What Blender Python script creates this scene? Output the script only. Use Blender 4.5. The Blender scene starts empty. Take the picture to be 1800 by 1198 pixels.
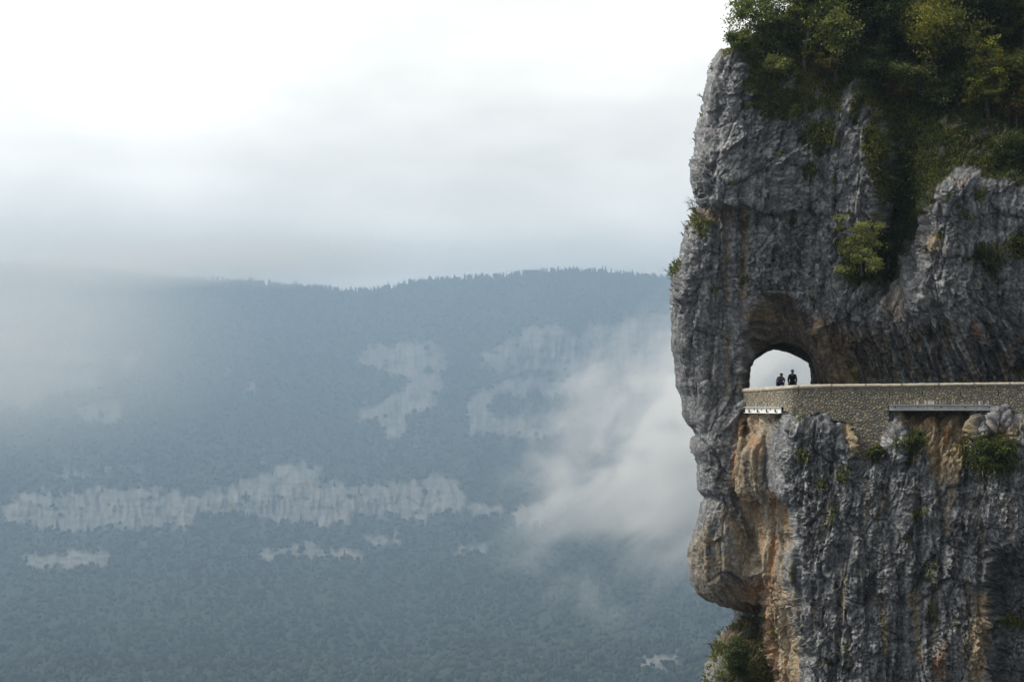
import bpy, math, random
import numpy as np

# ------------------------------------------------------------------ camera, sky, sun, exposure
S = bpy.context.scene
C = S.collection
F = 3400.0                       # focal length in pixels of an 1800 px wide frame
cam = bpy.data.objects.new('camera', bpy.data.cameras.new('camera'))
C.objects.link(cam)
cam.data.sensor_width = 36.0
cam.data.lens = F / 1800 * 36
cam.data.clip_start = 1.0
cam.data.clip_end = 20000
cam.rotation_euler = (math.radians(90), 0, 0)
S.camera = cam

SUN = np.array([-0.68, -0.05, 0.73]); SUN /= np.linalg.norm(SUN)
GLOW = np.array([-0.64, 0.64, 0.42]); GLOW /= np.linalg.norm(GLOW)      # chosen centre of sky brightness, off the sun, to dim light from behind
SUN_EL = math.asin(SUN[2]); SUN_AZ = math.atan2(SUN[0], SUN[1])

W = bpy.data.worlds.new('World'); S.world = W; W.use_nodes = True
nt = W.node_tree; nt.nodes.clear()
def N(t, typ, **kw):
    n = t.nodes.new(typ)
    for k, v in kw.items():
        if k.startswith('i_'):
            n.inputs[int(k[2:]) if k[2:].isdigit() else k[2:]].default_value = v
        else:
            setattr(n, k, v)
    return n
out = N(nt, 'ShaderNodeOutputWorld'); bg = N(nt, 'ShaderNodeBackground', i_Strength=0.10)
sky = N(nt, 'ShaderNodeTexSky', sky_type='NISHITA', sun_disc=False, sun_elevation=SUN_EL, sun_rotation=SUN_AZ)
tc = N(nt, 'ShaderNodeTexCoord')
dot = N(nt, 'ShaderNodeVectorMath', operation='DOT_PRODUCT'); dot.inputs[1].default_value = tuple(GLOW)
ramp = N(nt, 'ShaderNodeFloatCurve')
cv = ramp.mapping.curves[0]
cv.points[0].location = (0.0, 0.20); cv.points[1].location = (1.0, 1.0)
for a_, b_ in ((0.35, 0.28), (0.52, 0.46), (0.64, 0.66), (0.74, 0.80), (0.85, 0.92)):
    cv.points.new(a_, b_)
ramp.mapping.update()
mad = N(nt, 'ShaderNodeMath', operation='MULTIPLY_ADD', i_1=0.5, i_2=0.5)
nt.links.new(tc.outputs['Generated'], dot.inputs[0]); nt.links.new(dot.outputs['Value'], mad.inputs[0])
nt.links.new(mad.outputs[0], ramp.inputs['Value'])
mp = N(nt, 'ShaderNodeMapping'); mp.inputs['Scale'].default_value = (4.0, 4.0, 10.0)
nz = N(nt, 'ShaderNodeTexNoise', i_Scale=1.3, i_Detail=4.0, i_Roughness=0.5)
nt.links.new(tc.outputs['Generated'], mp.inputs[0]); nt.links.new(mp.outputs[0], nz.inputs['Vector'])
nzr = N(nt, 'ShaderNodeMapRange'); nzr.inputs[1].default_value = 0.3; nzr.inputs[2].default_value = 0.7
nzr.inputs[3].default_value = 12.2; nzr.inputs[4].default_value = 19.2
nt.links.new(nz.outputs['Fac'], nzr.inputs[0])
mul = N(nt, 'ShaderNodeMath', operation='MULTIPLY')
nt.links.new(ramp.outputs[0], mul.inputs[0]); nt.links.new(nzr.outputs[0], mul.inputs[1])
sep = N(nt, 'ShaderNodeSeparateXYZ'); nt.links.new(tc.outputs['Generated'], sep.inputs[0])
hz = N(nt, 'ShaderNodeMapRange'); hz.inputs[1].default_value = -0.12; hz.inputs[2].default_value = 0.02
hz.inputs[3].default_value = 0.25; hz.inputs[4].default_value = 1.0
nt.links.new(sep.outputs['Z'], hz.inputs[0])
mul2 = N(nt, 'ShaderNodeMath', operation='MULTIPLY'); nt.links.new(mul.outputs[0], mul2.inputs[0]); nt.links.new(hz.outputs[0], mul2.inputs[1])
cc = N(nt, 'ShaderNodeVectorMath', operation='SCALE'); cc.inputs[0].default_value = (1.0, 0.975, 0.925)
nt.links.new(mul2.outputs[0], cc.inputs['Scale'])
mix = N(nt, 'ShaderNodeMix', data_type='RGBA'); mix.inputs[0].default_value = 0.93
nt.links.new(sky.outputs[0], mix.inputs[6]); nt.links.new(cc.outputs[0], mix.inputs[7])
nt.links.new(mix.outputs[2], bg.inputs[0]); nt.links.new(bg.outputs[0], out.inputs[0])

sl = bpy.data.lights.new('sun', 'SUN'); sl.energy = 2.8; sl.angle = math.radians(10); sl.color = (1.0, 0.90, 0.74)
so = bpy.data.objects.new('sun', sl); C.objects.link(so)
from mathutils import Vector, Matrix
so.rotation_euler = Vector(-SUN).to_track_quat('-Z', 'Y').to_euler()

S.view_settings.view_transform = 'Standard'
try: S.view_settings.look = 'None'
except Exception: pass
S.view_settings.exposure = 0.0; S.view_settings.gamma = 1.0; S.view_settings.use_curve_mapping = False
S.render.engine = 'CYCLES'
S.cycles.volume_bounces = 10
S.cycles.max_bounces = 14
S.cycles.volume_max_steps = 256
S.cycles.use_adaptive_sampling = False
S.cycles.use_denoising = True
S.cycles.sample_clamp_indirect = 4.0
K = 2.6                          # the far side of the valley lies about 8 km away
HAZE_DENSITY = 0.00052 / K
HAZE_COLOR = (0.475, 0.64, 0.81, 1)

# ------------------------------------------------------------------ numpy helpers
rng = np.random.default_rng(7)
def P(px, py, Y):
    return np.stack([(px - 900.0) * Y / F, Y + 0 * px, (599.0 - py) * Y / F], -1)
def sst(a, b, x):
    t = np.clip((x - a) / (b - a), 0, 1); return t * t * (3 - 2 * t)
_perm = {}
def perlin(x, y, seed=0):
    if seed not in _perm:
        r = np.random.default_rng(seed + 100); p = r.permutation(512); a = r.random(512) * 2 * np.pi
        _perm[seed] = (np.concatenate([p, p]), np.cos(a).astype(np.float32), np.sin(a).astype(np.float32))
    p, gx, gy = _perm[seed]
    xi = np.floor(x).astype(np.int64); yi = np.floor(y).astype(np.int64)
    xf = (x - xi).astype(np.float32); yf = (y - yi).astype(np.float32)
    u = xf * xf * xf * (xf * (xf * 6 - 15) + 10); v = yf * yf * yf * (yf * (yf * 6 - 15) + 10)
    xi &= 511; yi &= 511; x1 = (xi + 1) & 511; y1 = (yi + 1) & 511
    def g(a, b, dx, dy):
        h = p[p[a] + b]; return gx[h] * dx + gy[h] * dy
    n0 = g(xi, yi, xf, yf); n1 = g(x1, yi, xf - 1, yf); n2 = g(xi, y1, xf, yf - 1); n3 = g(x1, y1, xf - 1, yf - 1)
    a = n0 + u * (n1 - n0); b = n2 + u * (n3 - n2)
    return (a + v * (b - a)) * 1.5
def fbm(x, y, seed, oct=4, gain=0.5, lac=2.03):
    s = 0; a = 1.0
    for i in range(oct):
        s = s + a * perlin(x, y, seed + i); x = x * lac + 17.3; y = y * lac + 5.1; a *= gain
    return s
def ridged(x, y, seed, oct=3, gain=0.5):
    s = 0; a = 1.0
    for i in range(oct):
        s = s + a * (1 - 2 * np.abs(perlin(x, y, seed + i))); x = x * 2.07 + 3.3; y = y * 2.07 + 9.1; a *= gain
    return s
def worley(x, y, seed):
    r = np.random.default_rng(seed + 900)
    tx, ty, tv = r.random((256, 256)), r.random((256, 256)), r.random((256, 256))
    xi = np.floor(x).astype(int); yi = np.floor(y).astype(int)
    f1 = np.full(x.shape, 9.0); f2 = np.full(x.shape, 9.0); idv = np.zeros(x.shape)
    for i in (-1, 0, 1):
        for j in (-1, 0, 1):
            a = (xi + i) & 255; b = (yi + j) & 255
            d = np.hypot(xi + i + tx[a, b] - x, yi + j + ty[a, b] - y)
            m = d < f1
            f2 = np.where(m, f1, np.minimum(f2, d)); idv = np.where(m, tv[a, b], idv); f1 = np.where(m, d, f1)
    return f1, f2, idv
def facets(x, y, seed, tilt):
    # broken planes: every cell is a small tilted face
    r = np.random.default_rng(seed + 1700)
    tx, ty = r.random((256, 256)), r.random((256, 256)); gx, gy, gv = r.normal(0, 1, (256, 256)), r.normal(0, 1, (256, 256)), r.random((256, 256)) - .5
    xi = np.floor(x).astype(int); yi = np.floor(y).astype(int); f1 = np.full(x.shape, 9.0); h = np.zeros(x.shape)
    for i in (-1, 0, 1):
        for j in (-1, 0, 1):
            a = (xi + i) & 255; b = (yi + j) & 255; dx = x - (xi + i + tx[a, b]); dy = y - (yi + j + ty[a, b]); d = np.hypot(dx, dy); m = d < f1
            h = np.where(m, gx[a, b] * dx * tilt + gy[a, b] * dy * tilt + gv[a, b] * tilt * 0.8, h); f1 = np.where(m, d, f1)
    return h
def inpoly(x, y, poly):
    r = np.zeros(x.shape, bool); n = len(poly)
    for i in range(n):
        x0, y0 = poly[i]; x1, y1 = poly[(i + 1) % n]
        if y0 == y1: continue
        c = ((y0 > y) != (y1 > y)) & (x < (x1 - x0) * (y - y0) / (y1 - y0) + x0)
        r ^= c
    return r
def distline(x, y, pts):
    d = np.full(x.shape, 1e9)
    for (x0, y0), (x1, y1) in zip(pts[:-1], pts[1:]):
        dx, dy = x1 - x0, y1 - y0; L = dx * dx + dy * dy
        t = np.clip(((x - x0) * dx + (y - y0) * dy) / L, 0, 1)
        d = np.minimum(d, np.hypot(x - x0 - t * dx, y - y0 - t * dy))
    return d
def blur(a, n, it=2):
    for _ in range(it):
        for ax in (0, 1):
            c = np.cumsum(np.concatenate([np.take(a, [0] * (n + 1), ax), a, np.take(a, [-1] * n, ax)], ax), ax)
            m = a.shape[ax]
            a = (np.take(c, np.arange(2 * n + 1, 2 * n + 1 + m), ax) - np.take(c, np.arange(0, m), ax)) / (2 * n + 1)
    return a

def mesh_np(name, verts, faces, mat=None, parent=None, smooth=False, col=None, link=True, mats=None, midx=None):
    """faces: list of (n,k) int arrays"""
    if not isinstance(faces, (list, tuple)): faces = [faces]
    me = bpy.data.meshes.new(name)
    verts = np.asarray(verts, np.float32)
    me.vertices.add(len(verts)); me.vertices.foreach_set('co', verts.ravel())
    loops = np.concatenate([np.asarray(f, np.int32).ravel() for f in faces])
    tot = np.concatenate([np.full(len(f), f.shape[1], np.int32) for f in faces])
    me.loops.add(len(loops)); me.loops.foreach_set('vertex_index', loops)
    me.polygons.add(len(tot))
    me.polygons.foreach_set('loop_start', np.concatenate([[0], np.cumsum(tot)[:-1]]).astype(np.int32))
    try: me.polygons.foreach_set('loop_total', tot)
    except Exception: pass
    me.polygons.foreach_set('use_smooth', np.full(len(tot), smooth))
    if col is not None:
        a = me.color_attributes.new('Col', 'FLOAT_COLOR', 'POINT')
        c4 = np.ones((len(verts), 4), np.float32); c4[:, :3] = col
        a.data.foreach_set('color', c4.ravel())
    me.update(calc_edges=True)
    for m in (mats or ([mat] if mat else [])): me.materials.append(m)
    if midx is not None: me.polygons.foreach_set('material_index', np.asarray(midx, np.int32))
    if not link: return me
    return link_obj(name, me, parent)
def link_obj(name, me, parent=None):
    o = bpy.data.objects.new(name, me); C.objects.link(o)
    if parent: o.parent = parent
    return o
def tag(o, label=None, cat=None, group=None, kind=None):
    if label: o['label'] = label
    if cat: o['category'] = cat
    if group: o['group'] = group
    if kind: o['kind'] = kind
    return o
def empty(name, loc=(0, 0, 0), rz=0.0):
    o = bpy.data.objects.new(name, None); C.objects.link(o); o.location = loc; o.rotation_euler = (0, 0, rz); o.empty_display_size = 0.2
    return o
class MB:
    """collects simple shapes into one mesh"""
    def __init__(s): s.v = []; s.f = {}; s.n = 0
    def add(s, v, faces):
        v = np.asarray(v, float).reshape(-1, 3); s.v.append(v)
        for f in faces: s.f.setdefault(len(f), []).append([i + s.n for i in f])
        s.n += len(v)
    def box(s, c, size, R=None):
        h = np.array(size) / 2
        v = np.array([[x, y, z] for x in (-1, 1) for y in (-1, 1) for z in (-1, 1)]) * h
        if R is not None: v = v @ np.array(R).T
        s.add(v + np.array(c), [(0, 1, 3, 2), (4, 6, 7, 5), (0, 4, 5, 1), (2, 3, 7, 6), (0, 2, 6, 4), (1, 5, 7, 3)])
    def tube(s, pts, radii, k=6):
        pts = np.asarray(pts, float); n = len(pts)
        if np.isscalar(radii): radii = [radii] * n
        t = np.gradient(pts, axis=0); t /= np.linalg.norm(t, axis=1)[:, None] + 1e-9
        ref = np.array([0.31, 0.17, 0.93]) if abs(t[0] @ np.array([0.31, 0.17, 0.93])) < 0.9 else np.array([1., 0, 0])
        v = []
        for i in range(n):
            a = np.cross(t[i], ref); a /= np.linalg.norm(a) + 1e-9; b = np.cross(t[i], a)
            for j in range(k):
                th = 2 * math.pi * j / k; v.append(pts[i] + radii[i] * (math.cos(th) * a + math.sin(th) * b))
        fs = [(i * k + j, i * k + (j + 1) % k, (i + 1) * k + (j + 1) % k, (i + 1) * k + j) for i in range(n - 1) for j in range(k)]
        fs += [tuple(range(k))[::-1], tuple((n - 1) * k + j for j in range(k))]
        s.add(v, fs)
    def ring(s, c, R, r, axis='x', n=24, k=6):
        v = []
        for i in range(n):
            a = 2 * math.pi * i / n
            for j in range(k):
                b = 2 * math.pi * j / k; rr = R + r * math.cos(b); h = r * math.sin(b)
                p = (h, rr * math.cos(a), rr * math.sin(a)) if axis == 'x' else (rr * math.cos(a), rr * math.sin(a), h)
                v.append(np.add(p, c))
        s.add(v, [(i * k + j, ((i + 1) % n) * k + j, ((i + 1) % n) * k + (j + 1) % k, i * k + (j + 1) % k) for i in range(n) for j in range(k)])
    def build(s, name, mat, parent=None, smooth=False, link=True):
        return mesh_np(name, np.concatenate(s.v), [np.array(f) for f in s.f.values()], mat, parent, smooth, link=link)

# ------------------------------------------------------------------ materials
def newmat(name):
    m = bpy.data.materials.new(name); m.use_nodes = True; t = m.node_tree
    return m, t, t.nodes['Principled BSDF']
def plain(name, col, rough=0.7, metal=0.0, var=0.15, scale=8.0, spec=0.3):
    m, t, b = newmat(name)
    b.inputs['Roughness'].default_value = rough; b.inputs['Metallic'].default_value = metal
    b.inputs['Specular IOR Level'].default_value = spec
    tx = N(t, 'ShaderNodeTexCoord'); n = N(t, 'ShaderNodeTexNoise', i_Scale=scale, i_Detail=4.0)
    r = N(t, 'ShaderNodeMapRange'); r.inputs[3].default_value = 1 - var; r.inputs[4].default_value = 1 + var
    r.inputs[1].default_value = 0.3; r.inputs[2].default_value = 0.7
    s = N(t, 'ShaderNodeVectorMath', operation='SCALE'); s.inputs[0].default_value = col
    t.links.new(tx.outputs['Object'], n.inputs['Vector']); t.links.new(n.outputs['Fac'], r.inputs[0])
    t.links.new(r.outputs[0], s.inputs['Scale']); t.links.new(s.outputs[0], b.inputs['Base Color'])
    return m
def attr_mat(name, rough=0.85, nscale=9.0, var=0.35, bump=0.4, spec=0.25, fine=40.0):
    m, t, b = newmat(name)
    b.inputs['Roughness'].default_value = rough; b.inputs['Specular IOR Level'].default_value = spec
    a = N(t, 'ShaderNodeAttribute', attribute_name='Col'); tx = N(t, 'ShaderNodeTexCoord')
    n = N(t, 'ShaderNodeTexNoise', i_Scale=nscale, i_Detail=6.0, i_Roughness=0.65)
    r = N(t, 'ShaderNodeMapRange'); r.inputs[1].default_value = 0.3; r.inputs[2].default_value = 0.7
    r.inputs[3].default_value = 1 - var; r.inputs[4].default_value = 1 + var
    s = N(t, 'ShaderNodeVectorMath', operation='SCALE')
    t.links.new(tx.outputs['Object'], n.inputs['Vector']); t.links.new(n.outputs['Fac'], r.inputs[0])
    t.links.new(a.outputs['Color'], s.inputs[0]); t.links.new(r.outputs[0], s.inputs['Scale']); t.links.new(s.outputs[0], b.inputs['Base Color'])
    if bump:
        n2 = N(t, 'ShaderNodeTexNoise', i_Scale=fine, i_Detail=5.0, i_Roughness=0.7)
        bp = N(t, 'ShaderNodeBump', i_Strength=bump, i_Distance=0.05)
        t.links.new(tx.outputs['Object'], n2.inputs['Vector']); t.links.new(n2.outputs['Fac'], bp.inputs['Height']); t.links.new(bp.outputs[0], b.inputs['Normal'])
    return m
def leaf_mat(name, transl=0.4):
    m, t, b = newmat(name)
    a = N(t, 'ShaderNodeAttribute', attribute_name='Col')
    b.inputs['Roughness'].default_value = 0.45; b.inputs['Specular IOR Level'].default_value = 0.35
    t.links.new(a.outputs['Color'], b.inputs['Base Color'])
    tr = N(t, 'ShaderNodeBsdfTranslucent'); g = N(t, 'ShaderNodeVectorMath', operation='MULTIPLY'); g.inputs[1].default_value = (1.9, 1.8, 0.7)
    t.links.new(a.outputs['Color'], g.inputs[0]); t.links.new(g.outputs[0], tr.inputs['Color'])
    mx = N(t, 'ShaderNodeMixShader'); mx.inputs[0].default_value = transl
    t.links.new(b.outputs[0], mx.inputs[1]); t.links.new(tr.outputs[0], mx.inputs[2])
    t.links.new(mx.outputs[0], t.nodes['Material Output'].inputs['Surface'])
    return m
M_ROCK = attr_mat('limestone', rough=0.85, nscale=7.0, var=0.42, bump=0.5, spec=0.2, fine=22.0)
M_FAR = attr_mat('far_slope', rough=0.9, nscale=0.05, var=0.3, bump=0.0)
M_FOREST = attr_mat('forest_leaves', rough=0.8, nscale=0.1, var=0.4, bump=0.0)
M_LEAF = leaf_mat('leaf')
M_GRASS = leaf_mat('grass_blade', 0.3)
M_BARK = plain('bark', (0.10, 0.085, 0.07), 0.9, var=0.3, scale=6)
M_DEAD = plain('dead_wood', (0.24, 0.22, 0.19), 0.85, var=0.25, scale=6)
M_TWIG = plain('twig', (0.07, 0.055, 0.045), 0.9)
M_STONE = [plain('rubble_stone', c, 0.85, var=0.35, scale=14) for c in
           ((0.32, 0.29, 0.225), (0.25, 0.24, 0.21), (0.38, 0.345, 0.27), (0.20, 0.197, 0.185), (0.30, 0.255, 0.185))]
M_MORTAR = plain('mortar', (0.30, 0.27, 0.215), 0.95, var=0.3, scale=9)
M_COPING = plain('coping_concrete', (0.46, 0.42, 0.35), 0.85, var=0.22, scale=3)
M_HOLE = plain('slot_shade', (0.015, 0.014, 0.012), 0.95)  # near-black fill painted for the shade inside the weep slots
M_WHITE = plain('white_paint', (0.78, 0.78, 0.77), 0.5, var=0.08, scale=5)
M_STEEL = plain('galvanised_steel', (0.46, 0.48, 0.51), 0.5, var=0.14, scale=4)
M_RUST = plain('dark_iron', (0.05, 0.045, 0.04), 0.7)
M_LIME = plain('lime_drip', (0.62, 0.62, 0.60), 0.8, var=0.15, scale=12)
M_ASPHALT = plain('asphalt', (0.055, 0.055, 0.055), 0.9, scale=4)

# ------------------------------------------------------------------ far side of the valley
RIDGE = np.array([(-1500, 470), (-300, 470), (0, 467), (100, 473), (250, 487), (330, 493), (420, 497), (520, 505), (600, 513), (650, 514), (700, 504),
                  (740, 498), (800, 493), (870, 489), (930, 482), (980, 478), (1040, 480), (1100, 486), (1180, 491), (1320, 494), (1700, 500), (2900, 490)], float)
BARE = [[(640, 612), (690, 607), (740, 601), (783, 606), (779, 670), (771, 690), (700, 692), (716, 668), (670, 652), (640, 642)],
        [(690, 690), (772, 680), (768, 712), (740, 722), (712, 737), (702, 768), (685, 768), (664, 742), (632, 732), (628, 716), (680, 705)],
        [(828, 632), (880, 607), (930, 577), (975, 570), (1010, 592), (1060, 566), (1120, 560), (1180, 553), (1340, 550), (1340, 640),
         (1100, 655), (1062, 642), (1022, 702), (988, 692), (1000, 652), (940, 652), (862, 648), (860, 632)],
        [(815, 720), (832, 690), (868, 682), (880, 668), (940, 665), (1000, 672), (990, 695), (878, 692), (850, 718), (880, 737), (960, 722), (985, 722),
         (1000, 742), (990, 766), (920, 771), (860, 762), (822, 762)],
        [(0, 886), (30, 868), (100, 866), (170, 862), (245, 860), (250, 822), (150, 832), (90, 842), (110, 828), (240, 820), (252, 860), (330, 868), (400, 862),
         (470, 835), (478, 818), (560, 818), (556, 848), (620, 850), (700, 852), (740, 845), (770, 834), (806, 842), (818, 872), (820, 898), (762, 896), (742, 915), (622, 906), (600, 925),
         (502, 921), (470, 906), (420, 896), (350, 897), (318, 926), (270, 928), (150, 931), (20, 921)],
        [(890, 897), (950, 881), (957, 921), (900, 926)], [(820, 884), (880, 890), (878, 908), (822, 904)],
        [(36, 980), (100, 974), (190, 968), (186, 990), (110, 999), (40, 996)], [(456, 968), (540, 958), (632, 968), (628, 981), (540, 980), (460, 978)],
        [(800, 962), (850, 960), (856, 972), (806, 974)], [(640, 945), (700, 940), (704, 955), (645, 958)], [(1118, 1157), (1190, 1150), (1196, 1172), (1122, 1176)],
        [(0, 585), (70, 588), (66, 602), (0, 604)], [(0, 618), (60, 612), (180, 618), (170, 632), (0, 640)], [(0, 645), (180, 652), (182, 676), (90, 690), (60, 720), (0, 716)],
        [(130, 720), (170, 708), (215, 712), (220, 738), (150, 742)], [(212, 624), (238, 622), (236, 648), (214, 650)], [(388, 655), (412, 650), (410, 668)], [(425, 684), (452, 680), (450, 696)],
        [(-500, 870), (-20, 860), (-20, 930), (-500, 940)], [(-500, 620), (-10, 600), (-10, 700), (-500, 720)], [(1340, 560), (2200, 540), (2200, 700), (1340, 680)]]
cols = np.concatenate([np.arange(-1500, -240, 20), np.arange(-240, 1440, 2.0), np.arange(1440, 2900, 26)])
NR = 400
v = np.linspace(0, 1, NR)
rid = np.interp(cols, RIDGE[:, 0], RIDGE[:, 1])
FPX = np.repeat(cols[None, :], NR, 0)
FPY = rid[None, :] + v[:, None] * (1330 - rid[None, :])
wx = FPX + 11 * fbm(FPX / 26, FPY / 26, 11, 5, 0.66); wy = FPY + 12 * fbm(FPX / 15, FPY / 24, 21, 5, 0.66)
bare = np.zeros(FPX.shape)
for p in BARE: bare = np.maximum(bare, inpoly(wx, wy, p))
bare = np.where(fbm(FPX / 46, FPY / 8, 31, 5, 0.62) > 0.60, 0, bare)
bare = np.where(fbm(FPX / 11, FPY / 11, 35, 3, 0.6) > 0.72, 0, bare)        # bushes on ledges
bare = np.clip(np.maximum(bare, ((fbm(FPX / 40, FPY / 12, 33, 4) > 0.95) & (FPY > 690) & (FPY < 1000))), 0, 1)
soft = blur(bare, 1, 1)
band = blur(np.maximum(bare, 0), 6, 2)
dpy = (1330 - rid)[None, :] / (NR - 1)
g = (1.75 * (1 - band) + 0.10 * band) * (1 + 0.35 * sst(480, 620, 1100 - FPY) * 0)
YF = 3000 - np.cumsum(g * dpy, 0)
tot = 3000 - YF[-1]; YF = 3000 - (3000 - YF) * (2500 / blur(np.repeat(tot[None, :], 3, 0), 70, 2)[1])[None, :]
def blur_rows(a, n):
    for _ in range(2):
        c = np.cumsum(np.concatenate([np.repeat(a[:, :1], n + 1, 1), a, np.repeat(a[:, -1:], n, 1)], 1), 1); m_ = a.shape[1]
        a = (c[:, 2 * n + 1:2 * n + 1 + m_] - c[:, :m_]) / (2 * n + 1)
    return a
YF = 0.9 * blur_rows(YF, 130) + 0.1 * blur_rows(YF, 20)       # ledges run along the valley side
und = (34 * fbm(FPX / 210, FPY / 260, 41, 4) + 16 * ridged(FPX / 75 + FPY / 240, FPY / 200, 43, 3) * (1 - band)) * sst(0, 0.08, v)[:, None] * (1 - 0.8 * blur(band, 5, 2))
strat = FPY / 13 + 1.2 * fbm(FPX / 60, FPY / 60, 53, 3)
ribs = band * (7.0 * ridged(FPX / 46, FPY / 150, 51, 3) + 4.5 * fbm(FPX / 9, FPY / 34, 55, 4, 0.6) + 2.2 * np.abs((strat % 1.0) - 0.15) + 9 * (worley(FPX / 20, FPY / 34, 57)[2] - 0.5))
YF = YF + und - ribs - 5 * sst(0.35, 0.75, fbm(FPX / 13, FPY / 13, 57, 2)) * (1 - soft)
YF = YF * K
pos = P(FPX, FPY, YF)
# back of the plateau, and the valley bottom running out under the camera
back = [pos[0] + np.array([0, d * K, h * K]) for d, h in ((420, -6), (120, 2))]
lowrow = pos[-1]
front = []
for k, f_ in enumerate((0.12, 0.3, 0.55, 0.8, 1.0)):
    yy = lowrow[:, 1] * (1 - f_) + (-420) * f_
    zz = lowrow[:, 2] * (1 - f_) ** 1.6 + (-395 * K) * (1 - (1 - f_) ** 1.6) + (95 * K * sst(0.5, 1.0, f_))
    xx = lowrow[:, 0] * (1 + 0.6 * f_ * 0) + 0
    front.append(np.stack([xx, yy, zz], -1))
allp = np.concatenate([np.array(back), pos, np.array(front)], 0)
nr, nc = allp.shape[:2]
forest_c = np.array([0.016, 0.024, 0.014]); rock_c = np.array([0.215, 0.205, 0.192])
t1 = fbm(FPX / 30, FPY / 18, 61, 4)[..., None]; t2 = perlin(FPX / 7, FPY / 46, 65)[..., None]
colr = rock_c * (1 + 0.22 * t1 + 0.13 * t2 + 0.20 * perlin(FPX / 70, FPY / 6, 66)[..., None] - 0.40 * sst(0.30, 0.6, fbm(FPX / 7, FPY / 13, 68, 3))[..., None]) * np.where(sst(0.1, 0.7, fbm(FPX / 60, FPY / 40, 67, 3))[..., None] > 0.6, np.array([1.05, .96, .82]), 1)
colf = forest_c * (1 + 0.5 * fbm(FPX / 40, FPY / 40, 71, 3)[..., None])
cf = colf * (1 - soft[..., None]) + np.clip(colr, 0.08, 0.6) * soft[..., None]
colall = np.concatenate([np.repeat(forest_c[None, None], nc, 1).repeat(2, 0), cf, np.repeat(forest_c[None, None], nc, 1).repeat(5, 0)], 0)
def gridfaces(nr, nc):
    i = np.arange(nr * nc).reshape(nr, nc)
    return np.stack([i[:-1, :-1], i[1:, :-1], i[1:, 1:], i[:-1, 1:]], -1)
tag(mesh_np('hills', allp.reshape(-1, 3), gridfaces(nr, nc).reshape(-1, 4), M_FAR, smooth=True, col=np.clip(colall, 0, 1).reshape(-1, 3)),
    'forested far side of the valley with pale limestone bands in haze', kind='structure')
# far-off wood: one mass of crowns
def icosa():
    t = (1 + 5 ** .5) / 2
    vv = np.array([(-1, t, 0), (1, t, 0), (-1, -t, 0), (1, -t, 0), (0, -1, t), (0, 1, t), (0, -1, -t), (0, 1, -t), (t, 0, -1), (t, 0, 1), (-t, 0, -1), (-t, 0, 1)])
    ff = np.array([(0, 11, 5), (0, 5, 1), (0, 1, 7), (0, 7, 10), (0, 10, 11), (1, 5, 9), (5, 11, 4), (11, 10, 2), (10, 7, 6), (7, 1, 8), (3, 9, 4), (3, 4, 2), (3, 2, 6), (3, 6, 8), (3, 8, 9), (4, 9, 5), (2, 4, 11), (6, 2, 10), (8, 6, 7), (9, 8, 1)])
    return vv / np.linalg.norm(vv[0]), ff
IV, IF = icosa()
NT = 36000
ri = rng.integers(1, NR - 30, NT * 2); ci = rng.integers(40, len(cols) - 40, NT * 2)
ri[:2600] = rng.integers(0, 5, 2600)
ok = soft[ri, ci] < 0.35
ri, ci = ri[ok][:NT], ci[ok][:NT]
base = pos[ri, ci] + rng.normal(0, 1.2 * K, (len(ri), 3))
nearf = K * (0.25 + 0.75 * (base[:, 1] / 3000 / K))
con = rng.random(len(ri)) < (0.12 + 0.5 * sst(0.10, 0.0, v[ri]))
rad = np.where(con, rng.uniform(1.8, 3.0, len(ri)), 2.0 + 3.2 * rng.random(len(ri)) ** 2) * nearf
hgt = np.where(con, rng.uniform(6, 10, len(ri)) * nearf, rad * rng.uniform(0.9, 1.5, len(ri)))
jit = 1 + rng.uniform(-0.28, 0.28, (len(ri), 12, 1))
vv = IV[None] * jit
taper = np.where(con[:, None], 1 - 0.75 * (IV[None, :, 2] * 0.5 + 0.5), 1.0)[..., None]
vv = np.concatenate([vv[..., :2] * rad[:, None, None] * taper, vv[..., 2:] * hgt[:, None, None] * 0.75], -1) + base[:, None, :] + np.array([0, 0, 1.0]) * (hgt * 0.45)[:, None, None]
tc_ = (1 + 0.8 * np.clip(fbm(base[:, 0] / 160 / K, base[:, 1] / 120 / K, 73, 4), -1, 1))[:, None] * np.where(con[:, None], np.array([0.013, 0.023, 0.016]), np.array([0.021, 0.031, 0.016])) * rng.uniform(0.6, 1.5, (len(ri), 1))
tc_ *= np.where(rng.random((len(ri), 1)) < 0.07, np.array([1.7, 1.4, 0.9]), 1)
fc = (IF[None] + 12 * np.arange(len(ri))[:, None, None]).reshape(-1, 3)
tag(mesh_np('forest', vv.reshape(-1, 3), fc, M_FOREST, smooth=True, col=np.repeat(tc_, 12, 0)), 'mixed forest covering the far valley side between the cliffs', 'forest', kind='stuff')

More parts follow.
